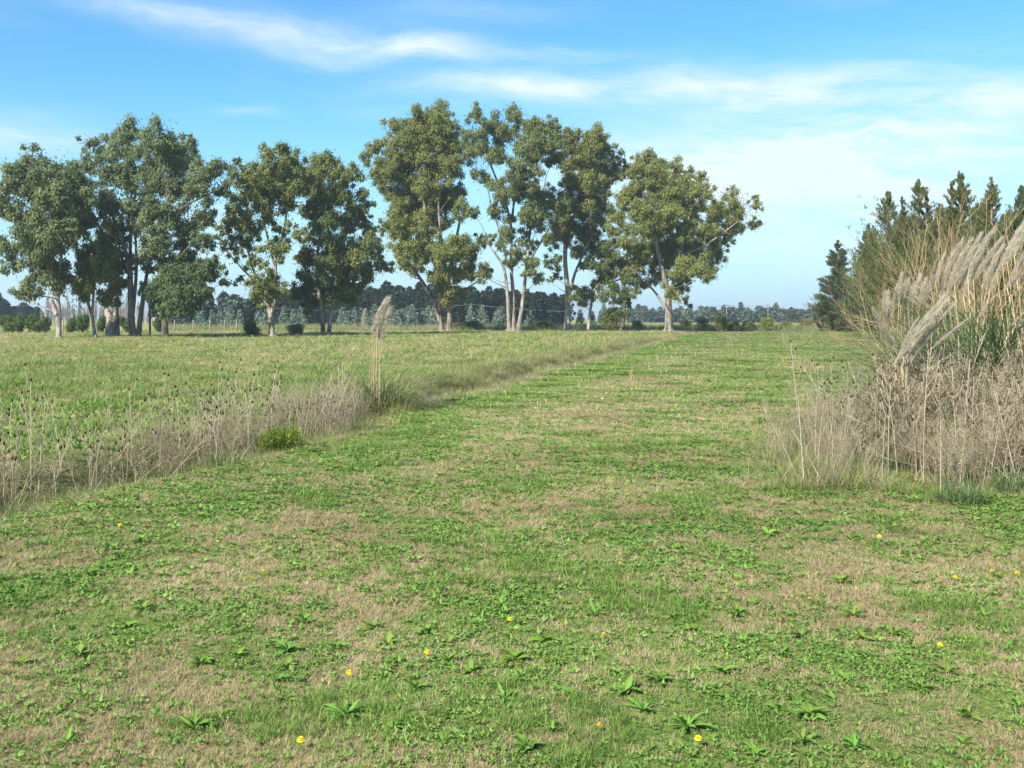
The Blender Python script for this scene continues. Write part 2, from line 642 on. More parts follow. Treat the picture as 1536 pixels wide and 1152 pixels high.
rng = np.random.default_rng(11)
# --- short turf -----------------------------------------------------------
protos = []
for k in range(4):      # 0-3 green tufts
    b = MB()
    blades(b, rng, 13, 0.040, 0.014, 0.040, 0.0034, 0.3, 1.45, 0.45)
    protos.append(b.obj('turf_tuft_%02d' % len(protos), M['grass'], link=False))
for k in range(4):      # 4-7 flat dead thatch
    b = MB()
    blades(b, rng, 17, 0.045, 0.02, 0.070, 0.0028, 0.8, 1.5, 0.2)
    protos.append(b.obj('turf_tuft_%02d' % len(protos), M['thatch'], link=False))
for k in range(3):      # 8-10 clover-like little leaves
    b = MB()
    n = 13
    a = rng.uniform(0, 6.283, n)
    r = 0.042 * np.sqrt(rng.uniform(0, 1, n))
    c = np.stack([r * np.cos(a), r * np.sin(a), rng.uniform(0.010, 0.034, n)], 1)
    d = np.stack([np.cos(a), np.sin(a), rng.uniform(-0.2, 0.6, n)], 1)
    cards(b, c, d, norm(rng.normal(0, 0.45, (n, 3)) + [0, 0, 1.0]), rng.uniform(0.014, 0.034, n), rng.uniform(0.010, 0.018, n), rng.uniform(0, 1, n), rng)
    protos.append(b.obj('turf_tuft_%02d' % len(protos), M['broad'], link=False))
for k in range(2):      # 11-12 longer grass
    b = MB()
    blades(b, rng, 18, 0.03, 0.04, 0.10, 0.0036, 0.1, 1.1, 0.5, seg=3)
    protos.append(b.obj('turf_tuft_%02d' % len(protos), M['grass'], link=False))
for k in range(4):      # 13-16 little broad-leaved weeds
    b = MB()
    n = 8
    a = np.arange(n) / n * 6.283 + rng.normal(0, 0.3, n)
    L = rng.uniform(0.022, 0.045, n)
    dd = np.stack([np.cos(a), np.sin(a), rng.uniform(-0.1, 0.8, n)], 1)
    c = norm(dd) * (L * 0.55)[:, None] + [0, 0, 0.012]
    cards(b, c, dd, norm(rng.normal(0, 0.3, (n, 3)) + [0, 0, 1.0]), L, L * rng.uniform(0.28, 0.42, n), rng.uniform(0.2, 1, n), rng)
    protos.append(b.obj('turf_tuft_%02d' % len(protos), M['broad'], link=False))
turf_coll = proto_collection('turf tufts', protos)

N = 300000
d = 2.6 * (125 / 2.6) ** (rng.uniform(0, 1, N) ** 1.08)
x = (rng.uniform(-1, 1, N)) * (0.61 * d + 1.5)
s = (x - x_left(d)) * 0.97
keep = ~((s < 0.0) & (s > -2.2) & (d < 60) & (rng.uniform(0, 1, N) < 0.4))
d, x, s = d[keep], x[keep], s[keep]
N = len(d)
dr = dryness(x, d)
u = rng.uniform(0, 1, N)
loc = 0.5 * fbm(x / 0.30, d / 0.30, 77, 3) + 0.5 * fbm(x / 0.09, d / 0.09, 78, 2)
idx = np.where(u < sstep(dr + 2.2 * (loc - 0.5), 0.0, 0.95), rng.integers(4, 8, N), rng.integers(0, 4, N))
br = fbm(x / 0.6 + 9, d / 0.6, 91, 3)
isb = (idx < 4) & (rng.uniform(0, 1, N) < 0.8 * sstep(br, 0.28, 0.80) * (0.10 + 0.38 * (1 - sstep(d, 8, 18)))) & (d < 26)
idx = np.where(isb, rng.integers(8, 11, N), idx)
isw = (rng.uniform(0, 1, N) < (1 - 0.8 * sstep(d, 6, 14)) * (1.25 - dr) * (0.05 + 0.22 * sstep(fbm(x / 0.5, d / 0.5 + 7, 95, 3), 0.45, 0.65))) & (d < 24)
idx = np.where(isw, rng.integers(13, 17, N), idx)
lg = fbm(x / 0.8 - 5, d / 0.8, 93, 3)
isl = (idx < 4) & (rng.uniform(0, 1, N) < sstep(lg, 0.58, 0.68) * 0.6)
idx = np.where(isl, rng.integers(11, 13, N), idx)
sc = np.clip(d / 6.2, 0.62, 30) * rng.uniform(0.75, 1.25, N)
sz = np.clip(d / 6.0, 0.6, 30) ** 0.38 * rng.uniform(0.7, 1.2, N)
fieldw = sstep(-s, 1.5, 3.0)
sz = sz * (1 + 1.1 * fieldw)
shift = np.clip(0.42 + 0.26 * sstep(d, 6, 20) + 1.0 * (fbm(x / 1.6, d / 1.6, 61, 3) - 0.5) + 0.25 * fieldw * sstep(d, 25, 60) + rng.normal(0, 0.16, N), 0, 1)
P = np.stack([x, d, height(x, d) - 0.003], 1)
rot = np.stack([np.zeros(N), np.zeros(N), rng.uniform(0, 6.283, N)], 1)
scatter('grass', turf_coll, P, rot, np.stack([sc, sc, sz], 1), idx, shift)

# --- tall weeds, dry brush, olive grass --------------------------------------
protos = []
for k in range(5):      # 0-4 olive and straw tall tufts
    b = MB()
    blades(b, rng, 46, 0.10, 0.18, 0.48, 0.0055, 0.05, 0.95, 0.42, seg=3)
    protos.append(b.obj('weed_%02d' % len(protos), M['olive_grass'], link=False))
for k in range(6):      # 5-10 brushy stems with side twigs and small dry seed heads
    b = MB()
    for q in range(4):
        hgt = rng.uniform(0.55, 1.05)
        le = rng.normal(0, 0.16, 2)
        ph = rng.uniform(-0.08, 0.08, 2)
        tt = np.linspace(0, 1, 5)
        Pm = np.stack([ph[0] + le[0] * tt ** 1.4 * hgt, ph[1] + le[1] * tt ** 1.4 * hgt, tt * hgt], 1)
        tn = rng.uniform(0.2, 0.9)
        b.tube(Pm, np.linspace(0.0042, 0.0018, 5), 3, tn)
        for z in range(9):
            f0 = rng.uniform(0.30, 1.0)
            p0 = np.array([np.interp(f0, tt, Pm[:, ii]) for ii in range(3)])
            a0 = rng.uniform(0, 6.283)
            ln = rng.uniform(0.10, 0.26) * (1.25 - f0 * 0.6)
            dd = np.array([math.cos(a0) * 0.6, math.sin(a0) * 0.6, 0.85])
            b.tube([p0, p0 + dd * ln * 0.5, p0 + dd * ln + [0, 0, 0.03]], [0.002, 0.0016, 0.001], 3, tn)
            nc = 8
            cc = p0 + dd * ln * rng.uniform(0.4, 1.0, (nc, 1)) + rng.normal(0, 0.018, (nc, 3))
            cards(b, cc, rnd_dir(rng, nc), rnd_dir(rng, nc), rng.uniform(0.012, 0.034, nc), 0.009, rng.uniform(0, 1, nc) ** 1.5, rng)
    protos.append(b.obj('weed_%02d' % len(protos), M['brush'], link=False))
for k in range(4):      # 11-14 single pale canes, some leaning or fallen across
    b = MB()
    hgt = rng.uniform(0.9, 1.35)
    le = rng.normal(0, 0.10 + 0.40 * (k >= 2), 2)
    tt = np.linspace(0, 1, 6)
    Pm = np.stack([le[0] * tt ** 1.2 * hgt, le[1] * tt ** 1.2 * hgt, tt * hgt], 1)
    b.tube(Pm, np.linspace(0.0075, 0.0025, 6), 4, 0.9)
    for z in range(5):
        f0 = rng.uniform(0.5, 0.95)
        p0 = np.array([np.interp(f0, tt, Pm[:, ii]) for ii in range(3)])
        a0 = rng.uniform(0, 6.283)
        dd = np.array([math.cos(a0) * 0.45, math.sin(a0) * 0.45, 0.9])
        b.tube([p0, p0 + dd * 0.10, p0 + dd * 0.2 + [0, 0, 0.03]], [0.0032, 0.0025, 0.0015], 3, 0.8)
    protos.append(b.obj('weed_%02d' % len(protos), M['brush'], link=False))
for k in range(2):      # 15-16 low tangle of dead stems
    b = MB()
    blades(b, rng, 60, 0.2, 0.15, 0.42, 0.0045, 0.5, 1.4, 0.25, seg=2)
    protos.append(b.obj('weed_%02d' % len(protos), M['brush'], link=False))
for k in range(2):      # 17-18 green tufts at the foot
    b = MB()
    blades(b, rng, 40, 0.08, 0.12, 0.32, 0.006, 0.05, 1.1, 0.45, seg=3)
    protos.append(b.obj('weed_%02d' % len(protos), M['grass'], link=False))
weed_coll = proto_collection('weeds', protos)


def weeds(name, x, y, idx, size, shift, lean=0.10):
    n = len(x)
    P = np.stack([x, y, height(x, y) - 0.01], 1)
    rot = np.stack([rng.normal(0, lean, n), rng.normal(0, lean, n), rng.uniform(0, 6.283, n)], 1)
    sw = size * rng.uniform(0.85, 1.2, n)
    return scatter(name, weed_coll, P, rot, np.stack([sw, sw, size], 1), idx, np.clip(shift, 0, 1))


# left ditch weeds
n = 5200
y = 5.5 + 14.0 * rng.uniform(0, 1, n)
s = rng.uniform(-2.3, 0.15, n)
x = x_left(y) + s / 0.97
core = np.exp(-((s + 0.95) / 0.75) ** 2) * (1 - 0.75 * sstep(y, 16.8, 19.5))
pat = fbm(x / 0.9, y / 0.9, 101, 3)
ok = rng.uniform(0, 1, n) < np.clip(core + 0.12, 0, 1) * (0.10 + 0.95 * pat) * (0.95 + 0.45 * sstep(y, 10.5, 13))
x, y, s, core, pat = x[ok], y[ok], s[ok], core[ok], pat[ok]
n = len(x)
u = rng.uniform(0, 1, n)
idx = np.where(u < 0.62, rng.integers(0, 5, n), np.where(u < 0.72, rng.integers(5, 11, n), np.where(u < 0.81, rng.integers(11, 15, n), np.where(u < 0.94, rng.integers(15, 17, n), rng.integers(17, 19, n)))))
edge = (s > -0.45)
idx = np.where(edge & (idx > 4) & (idx < 15), rng.integers(0, 5, n), idx)
size = rng.uniform(0.6, 1.0, n) * (0.45 + 0.6 * core) * np.where(edge, 0.62, 1.0)
size = size * np.where((idx >= 11) & (idx < 15), 1.05, 1.0)
weeds('dry_ditch_weeds', x, y, idx, size, 0.36 + 0.5 * (pat - 0.5) + rng.normal(0, 0.2, n))
# low rough grass in the ditch further off, and on its far bank
n = 5200
y = 17 * (80 / 17) ** rng.uniform(0, 1, n)
s = rng.normal(-1.25, 0.75, n)
x = x_left(y) + s / 0.97
ok = (s < 0.1) & (s > -3.6)
x, y, s = x[ok], y[ok], s[ok]
n = len(x)
idx = np.where(rng.uniform(0, 1, n) < 0.45 + 0.25 * (s < -1.6), rng.integers(0, 5, n), rng.integers(15, 17, n))
size = rng.uniform(0.45, 0.85, n) * (1 + 0.012 * y)
weeds('rough_ditch_grass', x, y, idx, size * 0.8, 0.5 + 0.6 * (fbm(x / 2, y / 3, 111, 3) - 0.5) + rng.normal(0, 0.15, n))
# thin seeding grass over the left field
n = 6000
y = 20 * (100 / 20) ** rng.uniform(0, 1, n)
x = x_left(y) - 2.5 - rng.uniform(0, 1, n) ** 1.2 * (0.56 * y + x_left(y))
n = len(x)
weeds('seeding_field_grass', x, y, rng.integers(0, 5, n), rng.uniform(0.3, 0.6, n) * (1 + 0.010 * y), 0.42 + 0.9 * (fbm(x / 6, y / 9, 121, 3) - 0.5) + rng.normal(0, 0.15, n))

# right-hand weed bank
n = 9000
y = 9.2 + 6.6 * rng.uniform(0, 1, n) ** 1.1
lx = np.where(y < 12.2, 3.95 - 0.26 * (y - 9.2), 3.17 + 0.40 * (y - 12.2)) + 0.12 * np.sin(y * 3.1) + 0.9 * (fbm(y / 0.5, y * 0 + 3.0, 151, 2) - 0.5)
x = lx + rng.uniform(-0.15, 6.2, n)
depth_in = np.minimum((x - lx) * 0.7, (y - 9.2 - 0.12 * np.maximum(0, 5.2 - x)) * 1.2)
pat = fbm(x / 0.8, y / 0.8, 131, 3)
dn = sstep(depth_in + 1.2 * (fbm(x / 0.6, y / 0.6, 137, 3) - 0.5), -0.2, 1.5)
ok = rng.uniform(0, 1, n) < (0.25 + 0.75 * dn) * (0.4 + 0.9 * pat) * np.where(x > 7.8 + 0.0 * y, 0.5, 1.0)
x, y, dn, pat, depth_in = x[ok], y[ok], dn[ok], pat[ok], depth_in[ok]
n = len(x)
u = rng.uniform(0, 1, n)
idx = np.where(u < 0.54, rng.integers(5, 11, n), np.where(u < 0.60, rng.integers(11, 15, n), np.where(u < 0.79, rng.integers(0, 5, n), np.where(u < 0.89, rng.integers(15, 17, n), rng.integers(17, 19, n)))))
edge = depth_in < 0.35
idx = np.where(edge & (u < 0.55), np.where(u < 0.3, rng.integers(17, 19, n), rng.integers(15, 17, n)), idx)
size = rng.uniform(0.66, 1.15, n) * (0.42 + 0.62 * dn) * (0.78 + 0.45 * fbm(x / 0.7, y / 0.7, 139, 2)) * np.where(idx < 5, 0.9, 1.0) * np.where(idx >= 15, 0.8, 1.0)
weeds('dry_weed_thicket', x, y, idx, size, 0.46 + 0.6 * (pat - 0.5) + rng.normal(0, 0.2, n), 0.12)
n = 900
y = rng.uniform(9.6, 14.0, n)
x = (rng.normal(1238, 42, n) - 768) / F * y
u = rng.uniform(0, 1, n)
idx = np.where(u < 0.52, rng.integers(0, 5, n), np.where(u < 0.60, rng.integers(5, 11, n), np.where(u < 0.66, rng.integers(11, 15, n), np.where(u < 0.84, rng.integers(15, 17, n), rng.integers(17, 19, n)))))
fx = np.array([(1240 + 300 * ((k * 0.618) % 1) - 768) / F for k in range(70)])
fy = 9.7 + 3.2 * np.array([(k * 0.3819) % 1 for k in range(70)])
weeds('fallen_dry_stalks', fx * fy, fy, rng.integers(11, 15, 70), rng.uniform(0.7, 1.0, 70), 0.6 + rng.normal(0, 0.2, 70), 0.75)
fy = rng.uniform(7.5, 16.5, 60)
fx = x_left(fy) + rng.uniform(-1.8, -0.3, 60)
weeds('fallen_ditch_stalks', fx, fy, rng.integers(11, 15, 60), rng.uniform(0.5, 0.8, 60), 0.6 + rng.normal(0, 0.2, 60), 0.7)
weeds('thin_edge_weeds', x, y, idx, rng.uniform(0.28, 0.75, n) * np.where(idx >= 17, 0.85, 1.0), 0.45 + rng.normal(0, 0.2, n), 0.16)
# pale bare seed stalks standing over the mown strip
b = MB()
for k in range(120):
    yy = 17 * (62 / 17) ** rng.uniform(0, 1)
    xx = float(x_left(np.array(yy))) + abs(rng.normal(0.3, 2.2)) + 0.3
    zz = H(xx, yy)
    hh = rng.uniform(0.07, 0.20)
    lx_ = rng.normal(0, 0.03, 2)
    b.tube([[xx, yy, zz], [xx + lx_[0] * .5, yy + lx_[1] * .5, zz + hh * .5], [xx + lx_[0], yy + lx_[1], zz + hh]], [0.0035 + 0.00008 * yy] * 3, 3, rng.uniform(0.5, 1))
tag(b.obj('pale_seed_stalks', M['cane']), kind='stuff')


# ------------------------------------------------------------------ eucalypts
def eucalypt(label, bx, by, stems, blobs, tint, bark=(1, 1, 1), seed=1, dup=0.35, dens=1.0, name='eucalyptus_tree', group='eucalypts in a row across the field', stub=None, leaf=0.29):
    rng = np.random.default_rng(seed)
    D = dist(by)
    k = D / F
    base = np.array([(bx - 768) * k, D, H((bx - 768) * k, D) - 0.05])
    root = empty(name, base, label, 'tree', group)

    def loc(px, py, off=0.0):      # metres relative to the tree's foot
        q = 1 + off / D
        return np.array([((px - 768) * q - (bx - 768)) * k, off, EYE + (HZ - py) * k * q - base[2]])
    xs = np.array([b_[0] for b_ in blobs])
    xc = (xs.min() + xs.max()) / 2
    Wd = (xs.max() - xs.min()) / 2 + 6
    tr = MB()
    nodes = []                    # x, y, z, radius

    def limb(P, r0, r1, sides=6):
        P = np.asarray(P)
        m_ = len(P)
        tt = np.linspace(0, 1, m_)
        fine = np.linspace(0, 1, max(2, m_ * 3 - 2))
        Pf = np.stack([np.interp(fine, tt, P[:, i_]) for i_ in range(3)], 1)
        if len(Pf) > 4:           # round the corners
            Pf[1:-1] = Pf[1:-1] * 0.5 + 0.25 * (Pf[:-2] + Pf[2:])
        rd = r0 + (r1 - r0) * fine ** 0.8
        tr.tube(Pf, rd, sides)
        for p, r_ in zip(Pf, rd):
            nodes.append((*p, r_))
    for q, (pl, w0, w1) in enumerate(stems):
        off0 = 0.0 if pl[0][1] > by - 12 else None
        if off0 is None:          # a fork: take the depth of the nearest node
            p0 = loc(*pl[0])
            nn = np.array(nodes)
            off0 = nn[np.argmin(np.hypot(nn[:, 0] - p0[0], nn[:, 2] - p0[2])), 1]
        drift = rng.normal(0, 0.16)
        P = []
        for p in pl:
            hgt = (pl[0][1] - p[1]) * k
            P.append(loc(p[0], p[1], off0 + drift * hgt))
        r0, r1 = w0 * k * 0.43, w1 * k * 0.45
        if pl[0][1] >= by - 3:    # flare at the root
            P.insert(1, P[0] + (np.array(P[1]) - P[0]) * 0.12)
            tr.tube([P[0] - [0, 0, 0.3], P[0], P[1]], [r0 * 1.6, r0 * 1.28, r0 * 1.02], 9)
        limb(P, r0, r1, 9 if w0 > 7 else 7)
    bl = []
    for (px, py, r) in blobs:
        wz = math.sqrt(max(0.0, Wd * Wd - (px - xc) ** 2)) * 0.85
        bl.append((loc(px, py, rng.uniform(-1, 1) * wz * k), r * k * 1.18))
        if rng.uniform() < (dup + 0.22) * (wz / Wd):
            bl.append((loc(px + rng.normal(0, 6), py + rng.normal(0, 6), rng.uniform(-1, 1) * wz * k), r * k * 0.95))
    bl.sort(key=lambda q: np.linalg.norm(q[0] - loc(bx, by - 60)))
    cr = MB()
    for c, r in bl:
        nn = np.array(nodes)
        dv = c[None] - nn[:, :3]
        dd = np.linalg.norm(dv, axis=1)
        low = np.maximum(0, 0.35 * dd - dv[:, 2])     # want to come from below
        j_ = int(np.argmin(dd + 1.6 * low + 0.8 * (nn[:, 3] < 0.05) + np.where(nn[:, 2] < 1.5, 3, 0)))
        p0 = nn[j_, :3]
        L = dd[j_]
        if L > 0.4:
            mid = p0 * 0.45 + c * 0.55 + np.array([0, 0, -0.06 * L]) + rng.normal(0, 0.05 * L, 3)
            q1 = p0 * 0.8 + mid * 0.2 + np.array([0, 0, 0.02 * L])
            limb([p0, q1, mid, c], min(nn[j_, 3] * 0.75, 0.035 + 0.012 * L), 0.02, 5)
        # sub-clumps of drooping leaves
        nw = int(230 * dens * (r / 1.4) ** 2)
        o_ = rnd_dir(rng, nw)
        cards(cr, c + o_ * r * (rng.uniform(0.3, 1.2, (nw, 1)) + 0.25 * rng.uniform(0, 1, (nw, 1)) ** 3), o_ * 0.4 + [0, 0, -0.7] + rng.normal(0, 0.5, (nw, 3)), o_, rng.uniform(0.6, 1.2, nw) * leaf, rng.uniform(0.6, 1.2, nw) * leaf * 0.38, np.clip(rng.normal(0.5, 0.2, nw), 0, 1), rng)
        ns = max(6, int(19 * dens * (r / 1.5) ** 1.3))
        u_ = rnd_dir(rng, ns)
        u_[:, 2] = u_[:, 2] * 0.95 + 0.05
        cs = c + u_ * r * rng.uniform(0.35, 1.18, (ns, 1))
        rs = r * rng.uniform(0.22, 0.48, ns)
        for s_ in range(0, ns, 2):
            tr.tube([c, (c + cs[s_]) / 2 + rng.normal(0, 0.08, 3), cs[s_]], [0.028, 0.02, 0.012], 3)
        for s_ in range(ns):
            nl = int(132 * (rs[s_] / 0.55) ** 1.8) + 16
            o_ = rnd_dir(rng, nl)
            o_[:, 2] = o_[:, 2] * 0.95 + 0.12
            pc = cs[s_] + o_ * rs[s_] * (rng.uniform(0.25, 1.0, (nl, 1)) + 0.45 * rng.uniform(0, 1, (nl, 1)) ** 3) * np.array([1.0, 1.0, 0.95])
            dr_ = o_ * 0.55 + np.array([0, 0, -0.75]) + rng.normal(0, 0.45, (nl, 3))
            tn = np.clip(rng.normal(0.5, 0.12) + rng.normal(0, 0.20, nl), 0, 1)
            cards(cr, pc, dr_, o_, rng.uniform(0.7, 1.4, nl) * leaf, rng.uniform(0.7, 1.3, nl) * leaf * 0.42, tn, rng)
    tr.obj('trunk', M['bark'], root, True, color=bark)
    cr.obj('crown', M['euc_leaf'], root, color=tint)
    if stub:
        sb = MB()
        for P, r0, r1 in stub:
            sb.tube([loc(*p) for p in P], np.linspace(r0 * k / 2, r1 * k / 2, len(P)), 8)
        sb.obj('broken_stub', M['bark'], root, True, color=(1.2, 1.15, 1.08))
    return root


GREY, OLIV, DARK, YELL = (0.92, 0.98, 1.12), (1.05, 1.05, 0.85), (0.62, 0.74, 0.78), (1.15, 1.10, 0.80)
PALE, MIDB, DKB = (1.02, 1.0, 0.97), (0.92, 0.90, 0.88), (0.42, 0.40, 0.38)
eucalypt('slim pale trunked eucalypt at the far left end of the row', 88, 509,
         [([(88, 509), (89, 470), (86, 440), (75, 380), (60, 300)], 12, 3), ([(86, 440), (96, 350), (95, 285)], 6, 2.5)],
         [(47, 241, 18), (19, 269, 20), (94, 260, 26), (19, 307, 20), (60, 285, 28), (95, 295, 28), (12, 375, 18), (20, 397, 14), (62, 360, 30), (62, 397, 26), (50, 435, 18), (78, 335, 28), (88, 420, 20), (38, 325, 16), (105, 345, 22), (2, 290, 14), (120, 270, 16), (118, 310, 18), (40, 270, 20), (-10, 360, 16), (30, 440, 12)],
         GREY, PALE, 1, stub=[([(85, 472), (80, 458), (77, 450)], 8, 6)])
eucalypt('small leaning dark stemmed eucalypt beside the broken stump', 142, 508,
         [([(143, 508), (138, 470), (126, 440), (115, 425)], 8, 3), ([(138, 470), (142, 420), (150, 392)], 5, 2.5)],
         [(150, 388, 20), (131, 416, 20), (156, 420, 18), (122, 446, 13), (137, 398, 18), (115, 425, 12), (160, 446, 14), (128, 380, 16)], (1.05, 1.05, 0.85), MIDB, 2, 0.3)
eucalypt('eucalypt with a broken pale stump at its foot', 175, 506,
         [([(176, 506), (176, 470), (172, 420), (166, 372)], 11, 4)],
         [(150, 366, 18), (172, 410, 18), (169, 378, 20), (180, 430, 14), (165, 350, 18), (168, 448, 13), (190, 395, 14)], OLIV, MIDB, 3, 0.3,
         stub=[([(166, 506), (166, 486), (163, 470), (160, 465)], 17, 7), ([(168, 495), (172, 480), (174, 470)], 9, 6)])
eucalypt('tallest spreading eucalypt of the left clump with forked grey trunks', 203, 507,
         [([(200, 507), (196, 470), (196, 405), (178, 340), (150, 292)], 17, 4), ([(207, 507), (212, 465), (218, 425), (230, 350), (255, 290)], 12, 3),
          ([(196, 420), (195, 350), (206, 265)], 8, 3), ([(199, 470), (206, 400), (200, 305)], 8, 3), ([(230, 350), (270, 312), (312, 292)], 5, 2), ([(195, 405), (152, 345), (126, 310)], 5, 2)],
         [(135, 213, 14), (175, 222, 22), (203, 207, 22), (243, 207, 24), (278, 225, 18), (290, 212, 9), (150, 250, 20), (194, 245, 24), (238, 240, 25), (268, 250, 22), (175, 280, 22), (219, 280, 25), (260, 280, 25), (297, 263, 18), (325, 255, 17), (358, 246, 9), (328, 285, 16), (300, 295, 18), (352, 268, 11), (140, 292, 20), (175, 312, 20), (219, 318, 24), (256, 322, 24), (288, 335, 22), (305, 322, 15), (187, 348, 18), (238, 360, 24), (280, 365, 20), (140, 335, 18), (306, 365, 13), (225, 390, 18), (345, 255, 10), (124, 330, 14)],
         GREY, (0.72, 0.70, 0.70), 4, 0.15, 0.9)
eucalypt('thin young stem between the big forked trunks and the dark tree', 225, 507,
         [([(225, 507), (225, 480), (224, 455), (228, 440)], 4.5, 3)],
         [(232, 450, 13), (222, 438, 12), (243, 443, 11), (236, 460, 9)], YELL, DKB, 5, 0.2)
eucalypt('low dark leafed tree with a stout dark trunk right of the left clump', 248, 508,
         [([(248, 508), (247, 482), (246, 452), (252, 420)], 15, 7), ([(246, 462), (270, 430), (300, 405)], 7, 3), ([(252, 420), (270, 385), (285, 368)], 6, 3)],
         [(260, 420, 24), (300, 405, 18), (328, 405, 11), (335, 425, 9), (238, 440, 20), (275, 440, 22), (297, 432, 15), (248, 462, 13), (265, 458, 14), (282, 398, 15), (310, 440, 10), (290, 452, 12), (255, 395, 16), (322, 395, 10), (318, 365, 9)],
         DARK, DKB, 6, 0.6, 1.2, name='dark_broadleaf_tree')
eucalypt('olive eucalypt with one bare pale trunk and a tuft of leaves low on it', 408, 506,
         [([(408, 506), (407, 475), (402, 462), (397, 448), (385, 420), (370, 370)], 14, 3), ([(407, 475), (414, 440), (412, 400), (428, 340), (432, 290)], 8, 3), ([(412, 400), (400, 350), (392, 320)], 5, 2.5), ([(385, 425), (362, 402), (336, 372)], 4, 2)],
         [(425, 229, 15), (403, 247, 19), (440, 247, 20), (378, 269, 17), (362, 272, 12), (409, 275, 22), (440, 275, 20), (362, 300, 17), (394, 300, 22), (425, 300, 18), (350, 332, 15), (372, 335, 18), (331, 347, 11), (403, 328, 15), (372, 366, 16), (409, 375, 16), (422, 363, 15), (378, 397, 13), (387, 432, 16), (412, 435, 17), (394, 450, 14), (412, 420, 11), (340, 368, 12), (352, 384, 10), (431, 340, 10), (398, 408, 10), (360, 420, 8), (455, 262, 13)],
         OLIV, (1.05, 0.98, 0.90), 7, 0.3)
eucalypt('eucalypt with twin pale trunks behind the left pampas plumes', 488, 504,
         [([(485, 504), (483, 470), (478, 440), (475, 380), (490, 300)], 10, 4), ([(493, 504), (496, 475), (500, 440), (500, 380), (490, 330)], 10, 3), ([(497, 460), (520, 420), (552, 390)], 5, 2)],
         [(487, 243, 18), (475, 263, 20), (500, 263, 18), (531, 260, 13), (462, 285, 18), (487, 291, 22), (512, 294, 15), (472, 316, 18), (494, 322, 20), (531, 307, 18), (550, 304, 11), (519, 335, 18), (547, 338, 12), (575, 341, 9), (487, 354, 20), (456, 354, 13), (556, 360, 14), (503, 379, 20), (537, 385, 20), (566, 379, 13), (462, 391, 16), (487, 404, 20), (519, 410, 20), (550, 410, 17), (575, 400, 11), (456, 422, 16), (481, 435, 18), (512, 435, 18), (525, 450, 13), (469, 450, 13), (500, 454, 12), (450, 440, 13), (538, 430, 12), (520, 275, 12)],
         (1.0, 1.02, 0.85), (1.15, 1.1, 1.05), 9, 0.45)
eucalypt('tall dense olive eucalypt with a thick split reddish trunk', 668, 498,
         [([(664, 498), (658, 470), (648, 445), (625, 410), (610, 390)], 13, 4), ([(674, 498), (675, 460), (672, 420), (680, 380), (690, 330)], 12, 4), ([(658, 470), (660, 430), (645, 370), (635, 300)], 9, 3), ([(672, 430), (660, 350), (655, 260)], 7, 3), ([(676, 450), (700, 432), (726, 417)], 4, 2)],
         [(625, 182, 15), (659, 178, 17), (587, 194, 13), (612, 201, 20), (647, 197, 20), (675, 194, 16), (569, 222, 13), (597, 226, 20), (628, 229, 22), (659, 226, 22), (681, 222, 13), (550, 241, 11), (575, 254, 18), (606, 260, 22), (641, 257, 22), (672, 257, 18), (569, 276, 13), (600, 291, 20), (637, 291, 20), (669, 294, 20), (687, 288, 11), (594, 316, 16), (628, 322, 20), (659, 326, 18), (600, 341, 18), (637, 354, 20), (693, 319, 14), (606, 372, 16), (637, 385, 17), (600, 397, 11), (659, 379, 16), (688, 372, 16), (710, 375, 14), (701, 404, 14), (724, 410, 10), (675, 413, 15), (656, 416, 13), (669, 441, 15), (683, 441, 11), (586, 350, 10), (622, 405, 12)],
         YELL, (0.95, 0.85, 0.78), 10, 0.4)
eucalypt('tall open grey green eucalypt with several slender trunks', 770, 499,
         [([(764, 499), (762, 450), (757, 400), (735, 370)], 11, 3), ([(770, 499), (770, 440), (766, 400), (768, 330), (742, 262), (726, 222)], 10, 2.5), ([(777, 499), (783, 460), (790, 400), (795, 340), (815, 290)], 10, 3), ([(762, 400), (750, 350), (735, 300)], 5, 2), ([(768, 330), (775, 260), (772, 220)], 5, 2), ([(790, 400), (812, 362), (825, 340)], 4, 2)],
         [(711, 179, 12), (772, 179, 16), (829, 189, 12), (731, 194, 18), (802, 197, 17), (704, 208, 14), (755, 208, 20), (789, 218, 18), (822, 214, 16), (711, 231, 16), (742, 235, 15), (802, 238, 16), (829, 235, 13), (721, 265, 14), (778, 255, 16), (795, 269, 16), (755, 289, 16), (782, 289, 16), (745, 316, 14), (802, 299, 17), (822, 296, 15), (806, 323, 18), (829, 319, 15), (762, 336, 14), (795, 343, 13), (711, 319, 10), (758, 360, 14), (789, 370, 13), (728, 360, 10), (822, 357, 10), (772, 387, 12), (795, 404, 12), (809, 418, 9), (721, 411, 11), (840, 205, 11)],
         (1.0, 1.02, 0.98), (0.85, 0.80, 0.76), 11, 0.25, 0.9)
eucalypt('white trunked eucalypt right of the tall open one', 851, 497,
         [([(851, 497), (852, 440), (848, 400), (847, 370), (850, 330)], 13, 5), ([(854, 442), (862, 410), (873, 385), (890, 350)], 6, 3), ([(848, 400), (850, 350), (870, 300), (885, 250)], 6, 2.5)],
         [(863, 204, 13), (856, 225, 16), (890, 214, 18), (910, 231, 16), (877, 242, 20), (850, 252, 13), (927, 245, 9), (904, 258, 18), (863, 272, 16), (924, 265, 9), (890, 275, 15), (850, 275, 10), (897, 292, 14), (863, 302, 18), (880, 309, 20), (850, 319, 15), (904, 313, 12), (843, 343, 16), (870, 340, 18), (897, 340, 12), (850, 360, 12), (890, 363, 17), (904, 377, 12), (870, 377, 11), (829, 367, 10), (833, 397, 10), (877, 397, 9), (836, 415, 7)],
         (1.18, 1.10, 0.82), (1.55, 1.5, 1.42), 12, 0.4)
